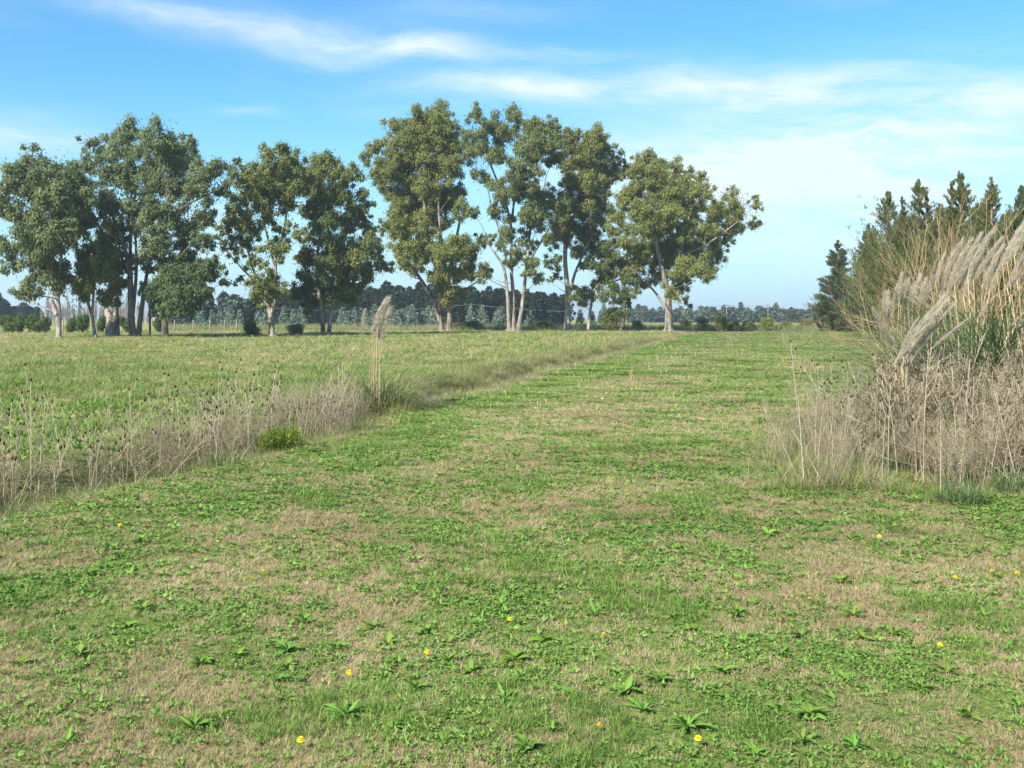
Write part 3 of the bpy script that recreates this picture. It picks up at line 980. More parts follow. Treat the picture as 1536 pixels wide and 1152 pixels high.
eucalypt('slight leaning pale stem with a long white limb reaching right', 883, 498,
         [([(882, 498), (884, 475), (888, 450), (893, 425)], 6.5, 4), ([(890, 437), (900, 422), (920, 424), (942, 412), (966, 404)], 4, 2)],
         [(877, 445, 12), (863, 443, 10), (893, 430, 8), (905, 412, 9), (872, 456, 8)], YELL, (1.5, 1.45, 1.35), 13, 0.1)
eucalypt('dark ivy wrapped trunk left of the right end eucalypt', 932, 498,
         [([(932, 498), (935, 470), (938, 440), (930, 400)], 11, 5)],
         [(897, 401, 14), (927, 404, 17), (917, 377, 15), (948, 421, 13), (924, 438, 13), (907, 445, 11), (937, 445, 11), (904, 424, 10), (951, 438, 9), (936, 468, 8), (940, 455, 9), (945, 395, 12), (917, 466, 9)],
         (0.85, 0.9, 0.75), DKB, 14, 0.4)
eucalypt('broad olive eucalypt at the right end of the row with a thick grey trunk', 1003, 498,
         [([(1003, 498), (1003, 465), (1002, 440), (995, 410), (985, 370), (975, 320)], 18, 5), ([(1002, 450), (1012, 420), (1020, 380), (1035, 320)], 9, 3), ([(1000, 464), (985, 441), (970, 424)], 6, 3), ([(1019, 385), (1060, 368), (1110, 330)], 3.4, 1.6)],
         [(968, 240, 14), (1012, 254, 14), (958, 258, 16), (985, 252, 14), (982, 275, 20), (951, 289, 18), (1032, 275, 16), (1049, 271, 11), (1053, 292, 16), (1012, 286, 16), (931, 309, 14), (965, 316, 18), (999, 316, 20), (1032, 316, 18), (1090, 291, 10), (1073, 316, 16), (1107, 309, 16), (1132, 309, 10), (1132, 336, 10), (1100, 336, 16), (1066, 343, 16), (931, 340, 16), (965, 343, 16), (999, 343, 18), (1032, 343, 15), (1083, 360, 13), (948, 370, 16), (982, 377, 20), (1019, 374, 20), (1056, 370, 20), (1078, 387, 13), (958, 397, 15), (988, 407, 17), (1026, 404, 18), (1057, 405, 15), (1022, 428, 13), (1019, 446, 9), (965, 426, 9), (1006, 435, 10)],
         (1.15, 1.10, 0.84), (1.0, 0.98, 0.96), 15, 0.4)


# ------------------------------------------------------------------ bushes and background growth
def bush(name, label, px, py, rpx, hpx, tint, seed, group=None, n=2600, leaf=0.16, stem=True, cat='shrub', up=0.3):
    rng = np.random.default_rng(seed)
    D = dist(py)
    k = D / F
    base = gp(px, D)
    root = empty(name, base, label, cat, group)
    r, h = rpx * k, hpx * k
    cr, st = MB(), MB()
    nb = 9
    for q in range(nb):
        a_ = rng.uniform(0, 6.283)
        c = np.array([math.cos(a_) * r * rng.uniform(0, 0.7), math.sin(a_) * r * rng.uniform(0, 0.7), h * rng.uniform(0.25, 0.78)])
        st.tube([[0, 0, 0], c * [0.4, 0.4, 0.6], c], [0.03 * h, 0.02 * h, 0.01 * h], 4)
        nl = n // nb
        o_ = rnd_dir(rng, nl)
        p = c + o_ * np.array([r * 0.42, r * 0.42, h * 0.27]) * rng.uniform(0.3, 1.1 if up < 1 else 1.6, (nl, 1))
        p[:, 2] = np.abs(p[:, 2])
        cards(cr, p, o_ * (1 if up < 1 else 0.4) + rng.normal(0, 0.5, (nl, 3)) + [0, 0, up], o_, leaf * rng.uniform(0.7, 1.4, nl), leaf * 0.45 * rng.uniform(0.7, 1.3, nl), np.clip(rng.normal(0.5, 0.13) + rng.normal(0, 0.2, nl), 0, 1), rng)
    st.obj('stems', M['twig'], root)
    cr.obj('foliage', M['euc_leaf'], root, color=tint)
    return root


bush('ivy_bush', 'olive bush at the foot of the ivy wrapped trunk', 914, 498, 17, 34, (0.95, 0.95, 0.75), 30, leaf=0.3)
bush('dark_shrub', 'dark bare stemmed shrub left of the single pale trunk', 377, 504, 15, 22, (0.85, 0.85, 0.75), 31, leaf=0.2, up=1.1)
bush('dark_shrub', 'dark low shrub between the single and the twin pale trunks', 443, 502, 13, 14, (0.85, 0.9, 0.75), 32, leaf=0.2, up=1.1)
bush('dark_shrub', 'dusky shrub between the tall split trunk and the slender trunks', 705, 496, 26, 15, (0.75, 0.75, 0.7), 33, leaf=0.3)
bush('dark_shrub', 'low thicket left of the white trunked eucalypt', 815, 496, 22, 14, (0.7, 0.72, 0.7), 35, leaf=0.3)
bush('low_shrub', 'yellowish green low shrub in front of the left ditch weeds', 412, 668, 40, 42, (1.05, 1.20, 0.55), 34, n=5200, leaf=0.032, up=1.1)
bb = [(1052, 497, 16, 20, (1.0, 0.9, 0.7), 'straw coloured bush right of the end eucalypt'), (1082, 498, 15, 24, (0.95, 0.85, 0.6), 'olive brown bush beyond the mown strip, first of the line'),
      (1100, 497, 9, 14, (1.1, 0.85, 0.75), 'small reddish dry bush beside the olive brown bush'), (1121, 497, 13, 16, (0.6, 0.7, 0.65), 'dark green mound shaped bush beyond the mown strip'),
      (1152, 497, 13, 20, (1.15, 1.1, 0.7), 'light yellowish bush with a pale plume behind'), (1180, 494, 12, 12, (1.0, 0.9, 0.7), 'low tan bush left of the lone conifer'),
      (1208, 494, 12, 16, (1.2, 0.95, 0.65), 'rusty brown bush beside the lone conifer'), (955, 496, 12, 14, (1.0, 0.95, 0.7), 'low bush between the ivy wrapped trunk and the end eucalypt'),
      (1030, 495, 10, 13, (0.9, 0.9, 0.7), 'small dark bush right at the grey end trunk')]
for q, (px, py, r_, h_, tt_, lb) in enumerate(bb):
    bush('field_edge_bush', lb, px, py, r_, h_, tt_, 40 + q, 'bushes along the far edge of the strip', n=1700, leaf=0.2, up=1.1)

# clipped hedge shrubs far left
for q, (px, r_, h_, lb) in enumerate([(12, 15, 28, 'dark green hedge shrub at the left edge of the photo'), (28, 13, 30, 'second dark hedge shrub from the left edge'), (52, 14, 32, 'third dark hedge shrub, left of the slim pale trunk'),
                                     (66, 11, 26, 'narrow hedge shrub just left of the slim pale trunk'), (108, 11, 28, 'hedge shrub just right of the slim pale trunk'), (124, 12, 29, 'hedge shrub left of the leaning dark stem'),
                                     (154, 12, 27, 'hedge shrub between leaning stem and broken stump'), (188, 10, 27, 'hedge shrub seen between broken stump and forked trunks'), (238, 9, 24, 'hedge shrub behind the thin young stem')]):
    bush('hedge_shrub', lb, px, 500.5, r_, h_, (0.62, 0.80, 0.55), 60 + q, 'clipped hedge shrubs far left', n=1700, leaf=0.26)


def crowd(mb, rng, px0, px1, d0, d1, top, n, leaf, per, w_px, low=0.0, tone=0.5):
    """rounded crowns side by side in one mass"""
    for q in range(n):
        px = px0 + (px1 - px0) * (q + rng.uniform(0, 1)) / n
        d_ = rng.uniform(d0, d1)
        b0 = gp(px, d_)
        ty = np.interp(px, [p[0] for p in top], [p[1] for p in top]) + rng.normal(0, 3.2 if n > 5 else 1.0)
        hgt = max(1.5, EYE + (HZ - ty) / F * d_ - b0[2])
        r_ = w_px / F * d_ * rng.uniform(0.55, 1.5)
        nl = per
        o_ = rnd_dir(rng, nl)
        zz = rng.uniform(low, 1.0, nl)
        prof = np.sqrt(np.clip(1 - ((zz - 0.45) / 0.56) ** 2, 0.02, 1))
        lump = 0.8 + 0.35 * np.sin(o_[:, 0] * 5 + q) * np.sin(o_[:, 1] * 5 + zz * 9)
        p = np.stack([b0[0] + o_[:, 0] * r_ * prof * lump, b0[1] + o_[:, 1] * r_ * prof * lump, b0[2] + zz * hgt], 1)
        cards(mb, p, o_ * [1, 1, 0.4] + rng.normal(0, 0.5, (nl, 3)), o_, leaf * rng.uniform(0.6, 1.4, nl), leaf * 0.6 * rng.uniform(0.6, 1.4, nl), np.clip(rng.normal(tone, 0.14) + rng.normal(0, 0.2, nl), 0, 1), rng)
        mb.tube([b0 - [0, 0, .3], b0 + [0, 0, hgt * 0.6]], [0.02 * hgt, 0.012 * hgt], 4, 0.9)


rng = np.random.default_rng(5)
wood = MB()
crowd(wood, rng, 400, 850, 205, 240, [(400, 440), (450, 432), (520, 441), (560, 436), (580, 427), (610, 434), (625, 428), (660, 437), (700, 434), (740, 437), (790, 441), (850, 444)], 105, 0.85, 500, 12)
tag(wood.obj('dark_pine_wood', M['far_leaf'], color=(0.019, 0.034, 0.017)), kind='stuff')
wood = MB()
crowd(wood, rng, -20, 60, 230, 260, [(-20, 440), (8, 447), (16, 462), (60, 458)], 12, 0.9, 600, 9)
tag(wood.obj('far_left_wood', M['far_leaf'], color=(0.030, 0.046, 0.036)), kind='stuff')
wood = MB()
crowd(wood, rng, 900, 1240, 330, 420, [(900, 466), (955, 461), (965, 462), (985, 468), (1010, 466), (1050, 466), (1085, 463), (1110, 465), (1160, 465), (1200, 467), (1240, 468)], 120, 1.2, 230, 7, 0.05)
tag(wood.obj('far_plantation', M['far_leaf'], color=(0.085, 0.108, 0.072)), kind='stuff')
# individual grey-green trees behind the hedge
for q, (px, py, lb) in enumerate([(288, 446, 'grey green tree behind the dark broadleaf tree'), (312, 440, 'tall grey green tree left of the dip in the tree line'), (335, 438, 'round topped grey green tree before the dark wood'),
                                 (352, 443, 'grey green tree just left of the single pale trunk'), (374, 448, 'smaller grey green tree behind the bare shrub'), (270, 455, 'low grey green tree at the left of its group')]):
    b = MB()
    D_ = 165.0 + 4 * (q % 3)
    crowd(b, rng, px - 1, px + 1, D_, D_ + 1, [(px, py)], 1, 0.7, 1500, 15)
    root = empty('grey_green_tree', (0, 0, 0), lb, 'tree', 'grey green trees in front of the dark wood')
    root.location = gp(px, D_)
    o = b.obj('crown', M['far_leaf'], root, color=(0.085, 0.115, 0.090))
    o.location = -root.location
# bluish saplings in a row
spx = [388, 398, 426, 440, 452, 513, 522, 532, 541, 553, 562, 590, 597, 604, 611, 618, 626, 634, 642, 652, 706, 724, 746, 752, 795, 806, 816, 838, 870, 888, 905, 318, 300, 345, 360, 330]
for q, px in enumerate(spx):
    rg = np.random.default_rng(300 + q)
    D_ = rg.uniform(138, 150)
    k_ = D_ / F
    hgt = rg.uniform(24, 38) * k_
    b, st = MB(), MB()
    nl = 420
    zz = rg.uniform(0.08, 1, nl)
    a_ = rg.uniform(0, 6.283, nl)
    rad = (0.12 + 0.9 * (1 - zz) ** 0.8) * hgt * 0.30 * rg.uniform(0.4, 1.2, nl)
    p = np.stack([np.cos(a_) * rad, np.sin(a_) * rad, zz * hgt], 1)
    o_ = norm(np.stack([np.cos(a_), np.sin(a_), np.full(nl, 0.4)], 1))
    cards(b, p, o_ + rg.normal(0, 0.4, (nl, 3)) + [0.2, 0, 0.5], o_, rg.uniform(0.25, 0.5, nl), rg.uniform(0.12, 0.2, nl), np.clip(rg.normal(0.55, 0.2, nl), 0, 1), rg)
    st.tube([[0, 0, -0.1], [0.02, 0, hgt * .5], [0.05, 0, hgt * .9]], [0.05, 0.04, 0.015], 5)
    root = empty('young_tree', gp(px, D_), 'young bluish grey tree in the planted row before the dark wood', 'tree', 'planted row of young bluish trees')
    b.obj('crown', M['far_leaf'], root, color=(0.165, 0.220, 0.180))
    st.obj('trunk', M['twig'], root)
# bare poplars, pale grey, far left
for q in range(64):
    rg = np.random.default_rng(400 + q)
    px = 62 + 285 * (q + rg.uniform(0, 1)) / 64
    D_ = rg.uniform(185, 215)
    hgt = EYE + (HZ - (rg.normal(450, 6) + 8 * (px > 200))) / F * D_
    b, st = MB(), MB()
    st.tube([[0, 0, -0.2], [0.1, 0, hgt * 0.5], [0.0, 0, hgt]], [0.13, 0.09, 0.02], 5, 0.9)
    for z in range(46):
        z0 = rg.uniform(0.08, 0.9) * hgt
        a_ = rg.uniform(0, 6.283)
        ln = (1.05 * hgt - z0) * 0.45
        dd = np.array([math.cos(a_) * 0.35, math.sin(a_) * 0.35, 1.0])
        b.tube([[0, 0, z0], dd * ln * 0.6 + [0, 0, z0], dd * [0.8, 0.8, 1] * ln + [0, 0, z0]], [0.035, 0.028, 0.02], 3, rg.uniform(0.3, 1))
    root = empty('bare_poplar', gp(px, D_), 'slim leafless pale grey poplar behind the left tree clump', 'tree', 'bare poplars far left')
    st.obj('trunk', M['twig'], root, color=(0.95, 1.0, 1.1))
    b.obj('twigs', M['twig'], root, color=(0.85, 0.90, 1.0))
# strip of tall dry grass and weeds beyond the eucalypts
n = 5000
y = rng.uniform(124, 160, n)
x = (rng.uniform(250, 1260, n) - 768) / F * y
weeds('far_dry_grass', x, y, np.where(rng.uniform(0, 1, n) < 0.6, rng.integers(0, 5, n), rng.integers(15, 17, n)), rng.uniform(1.6, 3.2, n), 0.55 + 0.5 * (fbm(x / 7, y / 7, 141, 3) - 0.5) + rng.normal(0, 0.15, n))

# fence posts and rails far left
root = empty('fence', gp(60, 104), 'pale wooden post fence in front of the left hedge shrubs', 'fence')
fl = np.array(root.location)
pm = MB().tube([[0, 0, -0.2], [0, 0, 0.7], [0, 0, 1.42]], [0.085, 0.08, 0.075], 7).mesh('post', M['wood'])
pts = []
for px in (-6, 4, 16, 33, 44, 57, 71, 95, 114, 129, 146, 160, 185, 212, 238, 262, 290, 315, 337, 355):
    p = gp(px, 106.0 + 0.02 * px) - fl
    pts.append(p)
    o = place('post', pm, root)
    o.location = p
for hz_ in (0.45, 0.85, 1.25):
    b = MB()
    b.tube([q + np.array([0, -0.09, hz_]) for q in pts], 0.005, 4)
    b.obj('wire', M['cable'], root)

# overhead line along the dark wood, with its poles
poles = []
for px, lb in ((352, 'thin power pole half hidden left of the single pale trunk'), (706, 'thin power pole right of the split reddish trunk'), (1090, 'tall thin power pole above the olive brown bush'), (1152, 'thin power pole behind the yellowish bush')):
    D_ = 185.0
    b0 = gp(px, D_)
    hgt = EYE + (HZ - (456.0 if px > 1000 else 455.0)) / F * D_ - b0[2]
    root = empty('power_pole', b0, lb, 'power pole', 'poles of the overhead line')
    MB().tube([[0, 0, -0.3], [0, 0, hgt]], [0.09, 0.06], 7).obj('post', M['wood'], root)
    MB().tube([[-0.45, 0, hgt - 0.25], [0.45, 0, hgt - 0.25]], [0.045, 0.045], 5).obj('crossarm', M['wood'], root)
    poles.append(b0 + np.array([0, -0.1, hgt - 0.18]))
b = MB()
for p, q in zip(poles[:-1], poles[1:]):
    tt = np.linspace(0, 1, 17)[:, None]
    P = p * (1 - tt) + q * tt
    P[:, 2] -= 1.3 * (4 * tt * (1 - tt))[:, 0] * np.linalg.norm(q - p) / 45
    b.tube(P, 0.028, 4)
tag(b.obj('overhead_cable', M['cable']), 'thin grey overhead cable strung across in front of the dark wood', 'cable')


# ------------------------------------------------------------------ conifers on the right
def conifer_meshes(seed, h, rad, spires, n, leaf=0.30):
    rng = np.random.default_rng(seed)
    cr, tr = MB(), MB()
    tr.tube([[0, 0, -0.2], [0.05, 0, h * 0.5], [0, 0, h * 0.97]], [0.05 * rad + 0.1, 0.035 * rad + 0.06, 0.015], 8)
    axes = [(0.0, 0.0, 0.0, h, rad, 1.0)]
    for k in range(spires):
        a_ = rng.uniform(0, 6.283)
        q = rng.uniform(0.15, 0.6) * rad
        axes.append((math.cos(a_) * q, math.sin(a_) * q, h * rng.uniform(0.15, 0.35), h * (rng.uniform(0.92, 1.0) - 0.5 * (q / rad) ** 1.2), rad * rng.uniform(0.42, 0.6), 0.4))
    tw = sum(a_[5] for a_ in axes)
    for (ax, ay, z0, z1, r_, wgt) in axes:
        nb = int(190 * wgt)
        per = int(n * wgt / tw / nb)
        if z0 > 0:
            tr.tube([[0, 0, z0 * 0.8], [ax * 0.8, ay * 0.8, z0 * 1.3], [ax, ay, z1 * 0.97]], [0.08, 0.06, 0.01], 5)
        for q in range(nb):
            t_ = rng.uniform(0, 1) ** 1.25
            a_ = rng.uniform(0, 6.283)
            R_ = r_ * (1 - t_) ** (1.0 if spires else 0.82) * (rng.uniform(0.55, 1.2) if spires else rng.uniform(0.72, 1.12)) * min(1, 0.75 + t_ * 2.5) + 0.05
            z = z0 + t_ * (z1 - z0)
            rise = R_ * rng.uniform(0.15, 0.6) + 0.12 * t_ + ((0.55 * R_) if spires else 0)
            p0 = np.array([ax, ay, z])
            p1 = p0 + np.array([math.cos(a_) * R_, math.sin(a_) * R_, rise])
            tr.tube([p0, (p0 + p1) / 2 - [0, 0, 0.06 * R_], p1], [0.035, 0.025, 0.01], 3)
            u_ = rng.uniform(0.2, 1.05, per) ** 0.8
            sp = 0.12 * R_ + 0.035
            pc = p0 + (p1 - p0) * u_[:, None] + rng.normal(0, 1, (per, 3)) * sp * np.array([0.6, 0.6, 0.42])
            o_ = norm((p1 - p0)[None] * [1, 1, 0.4] / (R_ + 0.1) + rng.normal(0, 0.5, (per, 3)) + [0, 0, 0.35])
            dr_ = norm((p1 - p0)[None] / (R_ + 0.1) + rng.normal(0, 0.45, (per, 3)) + [0, 0, 0.4 + (1.0 if spires else 0.5) * t_])
            cards(cr, pc, dr_, o_, (1 - 0.45 * t_) * leaf * rng.uniform(0.6, 1.4, per), (1 - 0.45 * t_) * leaf * 0.3 * rng.uniform(0.6, 1.4, per), np.clip(rng.normal(0.45, 0.14) + rng.normal(0, 0.18, per), 0, 1), rng)
    return cr.mesh('crown', M['needle']), tr.mesh('trunk', M['twig'])


def conifer(label, px, d_, h, rad, seed, spires, n, tint=(1, 1, 1), leaf=0.3, group='conifers along the right border'):
    root = empty('conifer', gp(px, d_), label, 'tree', group)
    c_, t_ = conifer_meshes(seed, h, rad, spires, n, leaf)
    place('trunk', t_, root, color=(0.6, 0.55, 0.5))
    place('crown', c_, root, color=tint)
    return root


conifer('lone dark pyramid shaped conifer standing apart at the end of the border', 1257, 122, 11.0, 3.7, 70, 0, 38000, (0.80, 0.90, 0.80), 0.33)
conifer('lowest conifer of the border row, next to the lone one', 1308, 96, 9.2, 3.0, 71, 1, 26000, (0.95, 1.0, 0.85), 0.32)
conifer('leftmost tall conifer of the border row with ragged side spires', 1332, 76, 11.2, 3.9, 72, 4, 32000, (1.12, 1.12, 0.88))
conifer('conifer with a triple pointed top left of the bare shrub', 1378, 64, 10.4, 3.6, 73, 4, 34000, (1.18, 1.14, 0.88), 0.28)
conifer('tallest pointed conifer rising above the bare branches', 1440, 56, 9.7, 2.9, 74, 3, 30000, (1.3, 1.18, 0.85), 0.26)
conifer('conifer with twin tips right of the tallest pointed one', 1487, 50, 8.5, 2.6, 75, 4, 24000, (1.12, 1.12, 0.88), 0.25)
conifer('conifer at the right edge of the photo behind the plumes', 1532, 45, 7.4, 2.6, 76, 4, 24000, (0.9, 0.98, 0.9), 0.25)


def bare_shrub(label, px, d_, h, seed, n_stem, lean, tint, foliage=0, fol_tint=(1, 1, 1), spread=0.75):
    rng = np.random.default_rng(seed)
    root = empty('bare_shrub', gp(px, d_), label, 'shrub', 'twiggy shrubs before the conifers')
    st, cr = MB(), MB()
    tips = []

    def grow(p, dr, L, r, lv):
        seg = 4
        P = [p]
        for k in range(seg):
            dr = norm(dr + rng.normal(0, 0.10, 3) + np.array([0, 0, 0.04]))
            P.append(P[-1] + dr * L / seg)
        st.tube(P, np.linspace(r, r * 0.55, seg + 1), 5 if lv == 0 else 3, rng.uniform(0.2, 1.0))
        if lv < 3:
            for k in range(3 if lv else 5):
                f0 = rng.uniform(0.3, 1.0)
                q = P[0] + 0 * P[0]
                q = np.array([np.interp(f0 * seg, np.arange(seg + 1), np.array(P)[:, i_]) for i_ in range(3)])
                grow(q, norm(dr + rng.normal(0, 0.34, 3)), L * rng.uniform(0.45, 0.7), r * 0.5, lv + 1)
        if lv >= 2:
            tips.append((P[-1], dr))
            tips.append((P[2], dr))
    for k in range(n_stem):
        a_ = rng.uniform(0, 6.283)
        q = spread * math.sqrt(rng.uniform(0.05, 1))
        dr = norm(np.array([math.cos(a_) * q + lean, math.sin(a_) * q, 1.0]))
        grow(np.array([math.cos(a_) * 0.25, math.sin(a_) * 0.25, -0.05]), dr, h * rng.uniform(0.5, 0.72), 0.010 * h * rng.uniform(0.5, 0.9), 0)
    st.obj('branches', M['twig'], root, color=tint)
    if foliage:
        tp = np.array([q[0] for q in tips])
        td = np.array([q[1] for q in tips])
        j_ = rng.integers(0, len(tp), foliage)
        pc = tp[j_] + rng.normal(0, 0.03 * h / 3, (foliage, 3))
        cards(cr, pc, td[j_] + rng.normal(0, 0.4, (foliage, 3)), rnd_dir(rng, foliage), rng.uniform(0.08, 0.20, foliage), rng.uniform(0.015, 0.035, foliage), np.clip(rng.normal(0.6, 0.2, foliage), 0, 1), rng)
        cr.obj('foliage', M['needle'], root, color=fol_tint)
    return root


for lb_, px_, d_, h_, r_, sd_ in (('shorter conifer filling the gap left of the triple pointed one', 1352, 70, 9.0, 3.2, 171), ('shorter conifer between the triple pointed and the tallest one', 1410, 60, 8.3, 3.2, 172),
                                  ('shorter conifer between the tallest pointed and the twin tipped one', 1464, 53, 7.5, 2.9, 173), ('shorter conifer just inside the right edge behind the plumes', 1511, 47.5, 6.6, 2.7, 174)):
    conifer(lb_, px_, d_, h_, r_, sd_, 2, 15000, (1.15, 1.12, 0.85), 0.32)
bare_shrub('large leafless shrub with brown branches fanning up before the tall conifers', 1440, 34, 5.2, 80, 12, -0.28, (1.15, 1.0, 0.85), 0, (1.5, 1.3, 0.8), 0.8)
bare_shrub('feathery olive shrub leaning left beside the pampas grass', 1372, 44, 5.2, 81, 12, -0.12, (0.95, 0.9, 0.75), 15000, (1.05, 1.08, 0.7), 0.75)
bare_shrub('feathery olive shrub at the left end of the border thicket', 1328, 66, 5.0, 82, 12, -0.02, (0.9, 0.85, 0.75), 12000, (0.95, 1.05, 0.75), 0.5)
bare_shrub('leafless tan shrub behind the upright plumes', 1510, 30, 4.1, 83, 10, -0.15, (1.2, 1.05, 0.85), 0, (1.4, 1.25, 0.8), 0.7)
bare_shrub('low bare shrub with crossing branches left of the plumes', 1400, 21, 2.6, 84, 8, -0.55, (1.2, 1.1, 0.95), 0, (1, 1, 1), 0.8)


# ------------------------------------------------------------------ pampas grass
def plume_mesh(seed, droop):
    """unit plume along +Z with its hairs swept to +X"""
    rng = np.random.default_rng(seed)
    b = MB()
    tt = np.linspace(0, 1, 9)
    ax = np.stack([droop * (tt ** 2 - tt), 0 * tt, tt], 1)
    b.tube(ax, np.linspace(0.010, 0.004, 9), 4, 0.4)
    n = 720
    f0 = rng.uniform(0.0, 1.0, n)
    p = np.stack([np.interp(f0, tt, ax[:, i_]) for i_ in range(3)], 1)
    th = rng.uniform(0, 6.283, n)
    wid = 0.105 * np.sin(np.pi * np.clip(f0 * 0.86 + 0.10, 0, 1)) ** 0.8
    o_ = np.stack([np.cos(th), np.sin(th), np.zeros(n)], 1)
    d_ = norm(o_ * 0.38 + np.array([0.22, 0, 0.9]) + rng.normal(0, 0.20, (n, 3)) - np.array([0, 0, 0.25]) * rng.uniform(0, 1, (n, 1)))
    c = p + o_ * (wid * rng.uniform(0.1, 1.0, n))[:, None] * [1, 0.8, 1] + d_ * 0.06
    cards(b, c, d_, rnd_dir(rng, n), rng.uniform(0.10, 0.22, n), rng.uniform(0.005, 0.012, n), np.clip(0.35 + 0.3 * f0 + rng.normal(0, 0.18, n), 0, 1), rng)
    return b.mesh('plume', M['plume'])


PL = [plume_mesh(90 + k, dq) for k, dq in enumerate((0.05, 0.15, 0.28, 0.40))]


def fountain(seed, n, h, spread, w=0.012, tone=0.4):
    rng = np.random.default_rng(seed)
    b = MB()
    blades(b, rng, n, 0.35 * spread, h * 0.6, h * 1.25, w, 0.05, 0.85, 0.36, tone=tone, seg=5)
    return b


def pampas(label, base, plumes, seed, leaf_h, spread, n_leaf, tone=0.4, fat=1.0):
    """plumes: (foot xyz, tip xyz) world points of each plume"""
    rng = np.random.default_rng(seed)
    root = empty('pampas_grass', base, label, 'pampas grass', 'pampas grass clumps')
    lf = fountain(seed, n_leaf, leaf_h, spread, tone=tone).obj('leaf_tuft', M['pampas_leaf'], root)
    lf['kind'] = 'stuff'
    B = np.array(base)
    for (p, q) in plumes:
        p, q = np.array(p) - B, np.array(q) - B
        ax = q - p
        L = np.linalg.norm(ax)
        foot = np.array([p[0] * 0.35 + rng.normal(0, 0.10), p[1] * 0.35 + rng.normal(0, 0.10), 0])
        mid = (foot + p) * 0.5 + np.array([-0.02, 0, 0.05])
        MB().tube([foot, foot * 0.5 + mid * 0.5 + [0, 0, 0.03], mid, p * 0.6 + mid * 0.4, p, p + ax * 0.1], np.linspace(0.0080, 0.0045, 6), 5, rng.uniform(0.0, 0.75)).obj('stalk', M['cane'], root)
        o = place('plume', PL[int(rng.integers(0, 4))], root)
        z = Vector(ax).normalized()
        xw = Vector((1, rng.normal(0, 0.25), -0.2))
        yv = z.cross(xw).normalized()
        xv = yv.cross(z)
        o.matrix_local = Matrix.Translation(Vector(p)) @ Matrix((xv, yv, z)).transposed().to_4x4() @ Matrix.Diagonal((L * fat * 0.9, L * fat * 0.9, L, 1))
    return root


# the single clump in the left ditch
D0 = dist(612)
base = gp(572, D0)
pl = []
for (x0, y0, x1, y1) in ((558, 497, 578, 452), (563, 505, 583, 449), (569, 508, 581, 455), (573, 512, 585, 462), (560, 500, 574, 458), (566, 492, 580, 448)):
    dd = D0 + np.random.default_rng(x1).normal(0, 0.12)
    pl.append((at(x0, y0, dd), at(x1, y1, dd)))
pl.append((at(544, 496, D0 + 0.1), at(548, 465, D0 + 0.1)))
pampas('small pampas clump with a bunch of upright plumes in the left ditch', base, pl, 120, 1.45, 1.0, 1000, 0.60, 1.0)

rng = np.random.default_rng(77)


def z2(X, Y):
    return 1200 + 0.21875 * X, 240 + 0.21875 * Y


def z1(X, Y):
    return 1200 + 0.21875 * X, 440 + 0.21875 * Y


def plume_set(lst, d_, conv, jit=0.3):
    out = []
    for (x0, y0, x1, y1) in lst:
        dd = d_ + rng.normal(0, jit)
        a_, b_ = conv(x0, y0), conv(x1, y1)
        out.append((at(*a_, dd), at(*b_, dd + rng.normal(0, 0.1))))
    return out


SA = [(955, 900, 1110, 560), (1010, 880, 1170, 555), (1060, 860, 1235, 515), (1150, 800, 1330, 480), (1190, 830, 1380, 545), (1250, 860, 1390, 590), (930, 850, 990, 650), (890, 830, 935, 690), (1080, 900, 1200, 610), (1120, 940, 1245, 640), (1010, 930, 1100, 660), (1250, 920, 1345, 690), (1300, 900, 1400, 690)]
SB = [(575, 1080, 578, 910), (600, 1080, 602, 900), (640, 1000, 665, 860), (680, 960, 702, 780), (725, 960, 748, 815), (770, 980, 830, 790), (715, 1060, 705, 930), (815, 1020, 868, 815), (850, 1000, 905, 800), (745, 1040, 790, 850), (690, 1000, 725, 830)]
SD = [(1390, 720, 1536, 430), (1420, 700, 1570, 400), (1350, 780, 1500, 480), (1470, 660, 1620, 380), (1500, 760, 1640, 470), (1440, 860, 1560, 590), (1560, 800, 1700, 500), (1420, 880, 1510, 800)]
SC = [(650, 480, 975, 35), (700, 500, 1000, 60), (760, 470, 1040, 90), (700, 380, 930, 90), (680, 420, 810, 170), (900, 380, 1130, 190), (940, 360, 1080, 215), (880, 520, 1050, 412)]
SE = [(1220, 170, 1340, 20), (1430, 240, 1536, 130), (1460, 250, 1580, 150), (640, 370, 500, 110), (760, 260, 715, 180)]
pampas('broad pampas clump with tall plumes swept to the right', gp(1465, 14.2), plume_set(SA, 14.0, z2, 0.45), 121, 2.7, 1.6, 1500, 0.36, 0.52)
pampas('smaller pampas clump with short upright plumes left of the broad clump', gp(1372, 16.5), plume_set(SB, 16.3, z2, 0.3), 122, 2.0, 1.0, 700, 0.78, 0.8)
pampas('pampas clump cut by the right edge of the photo, its plumes highest', gp(1560, 12.6), plume_set(SD, 12.8, z2, 0.35), 123, 2.6, 1.6, 1300, 0.45, 0.55)
pampas('front pampas clump with big pale plumes nodding low over the dry weeds', gp(1372, 11.8), plume_set(SC, 11.6, z1, 0.35), 124, 1.6, 0.8, 420, 0.40, 0.36)
pampas('green leafed pampas clump with single low plumes and one leaning left', gp(1475, 12.6), plume_set(SE, 12.6, z1, 0.2), 125, 2.5, 1.1, 1300, 0.22, 0.6)

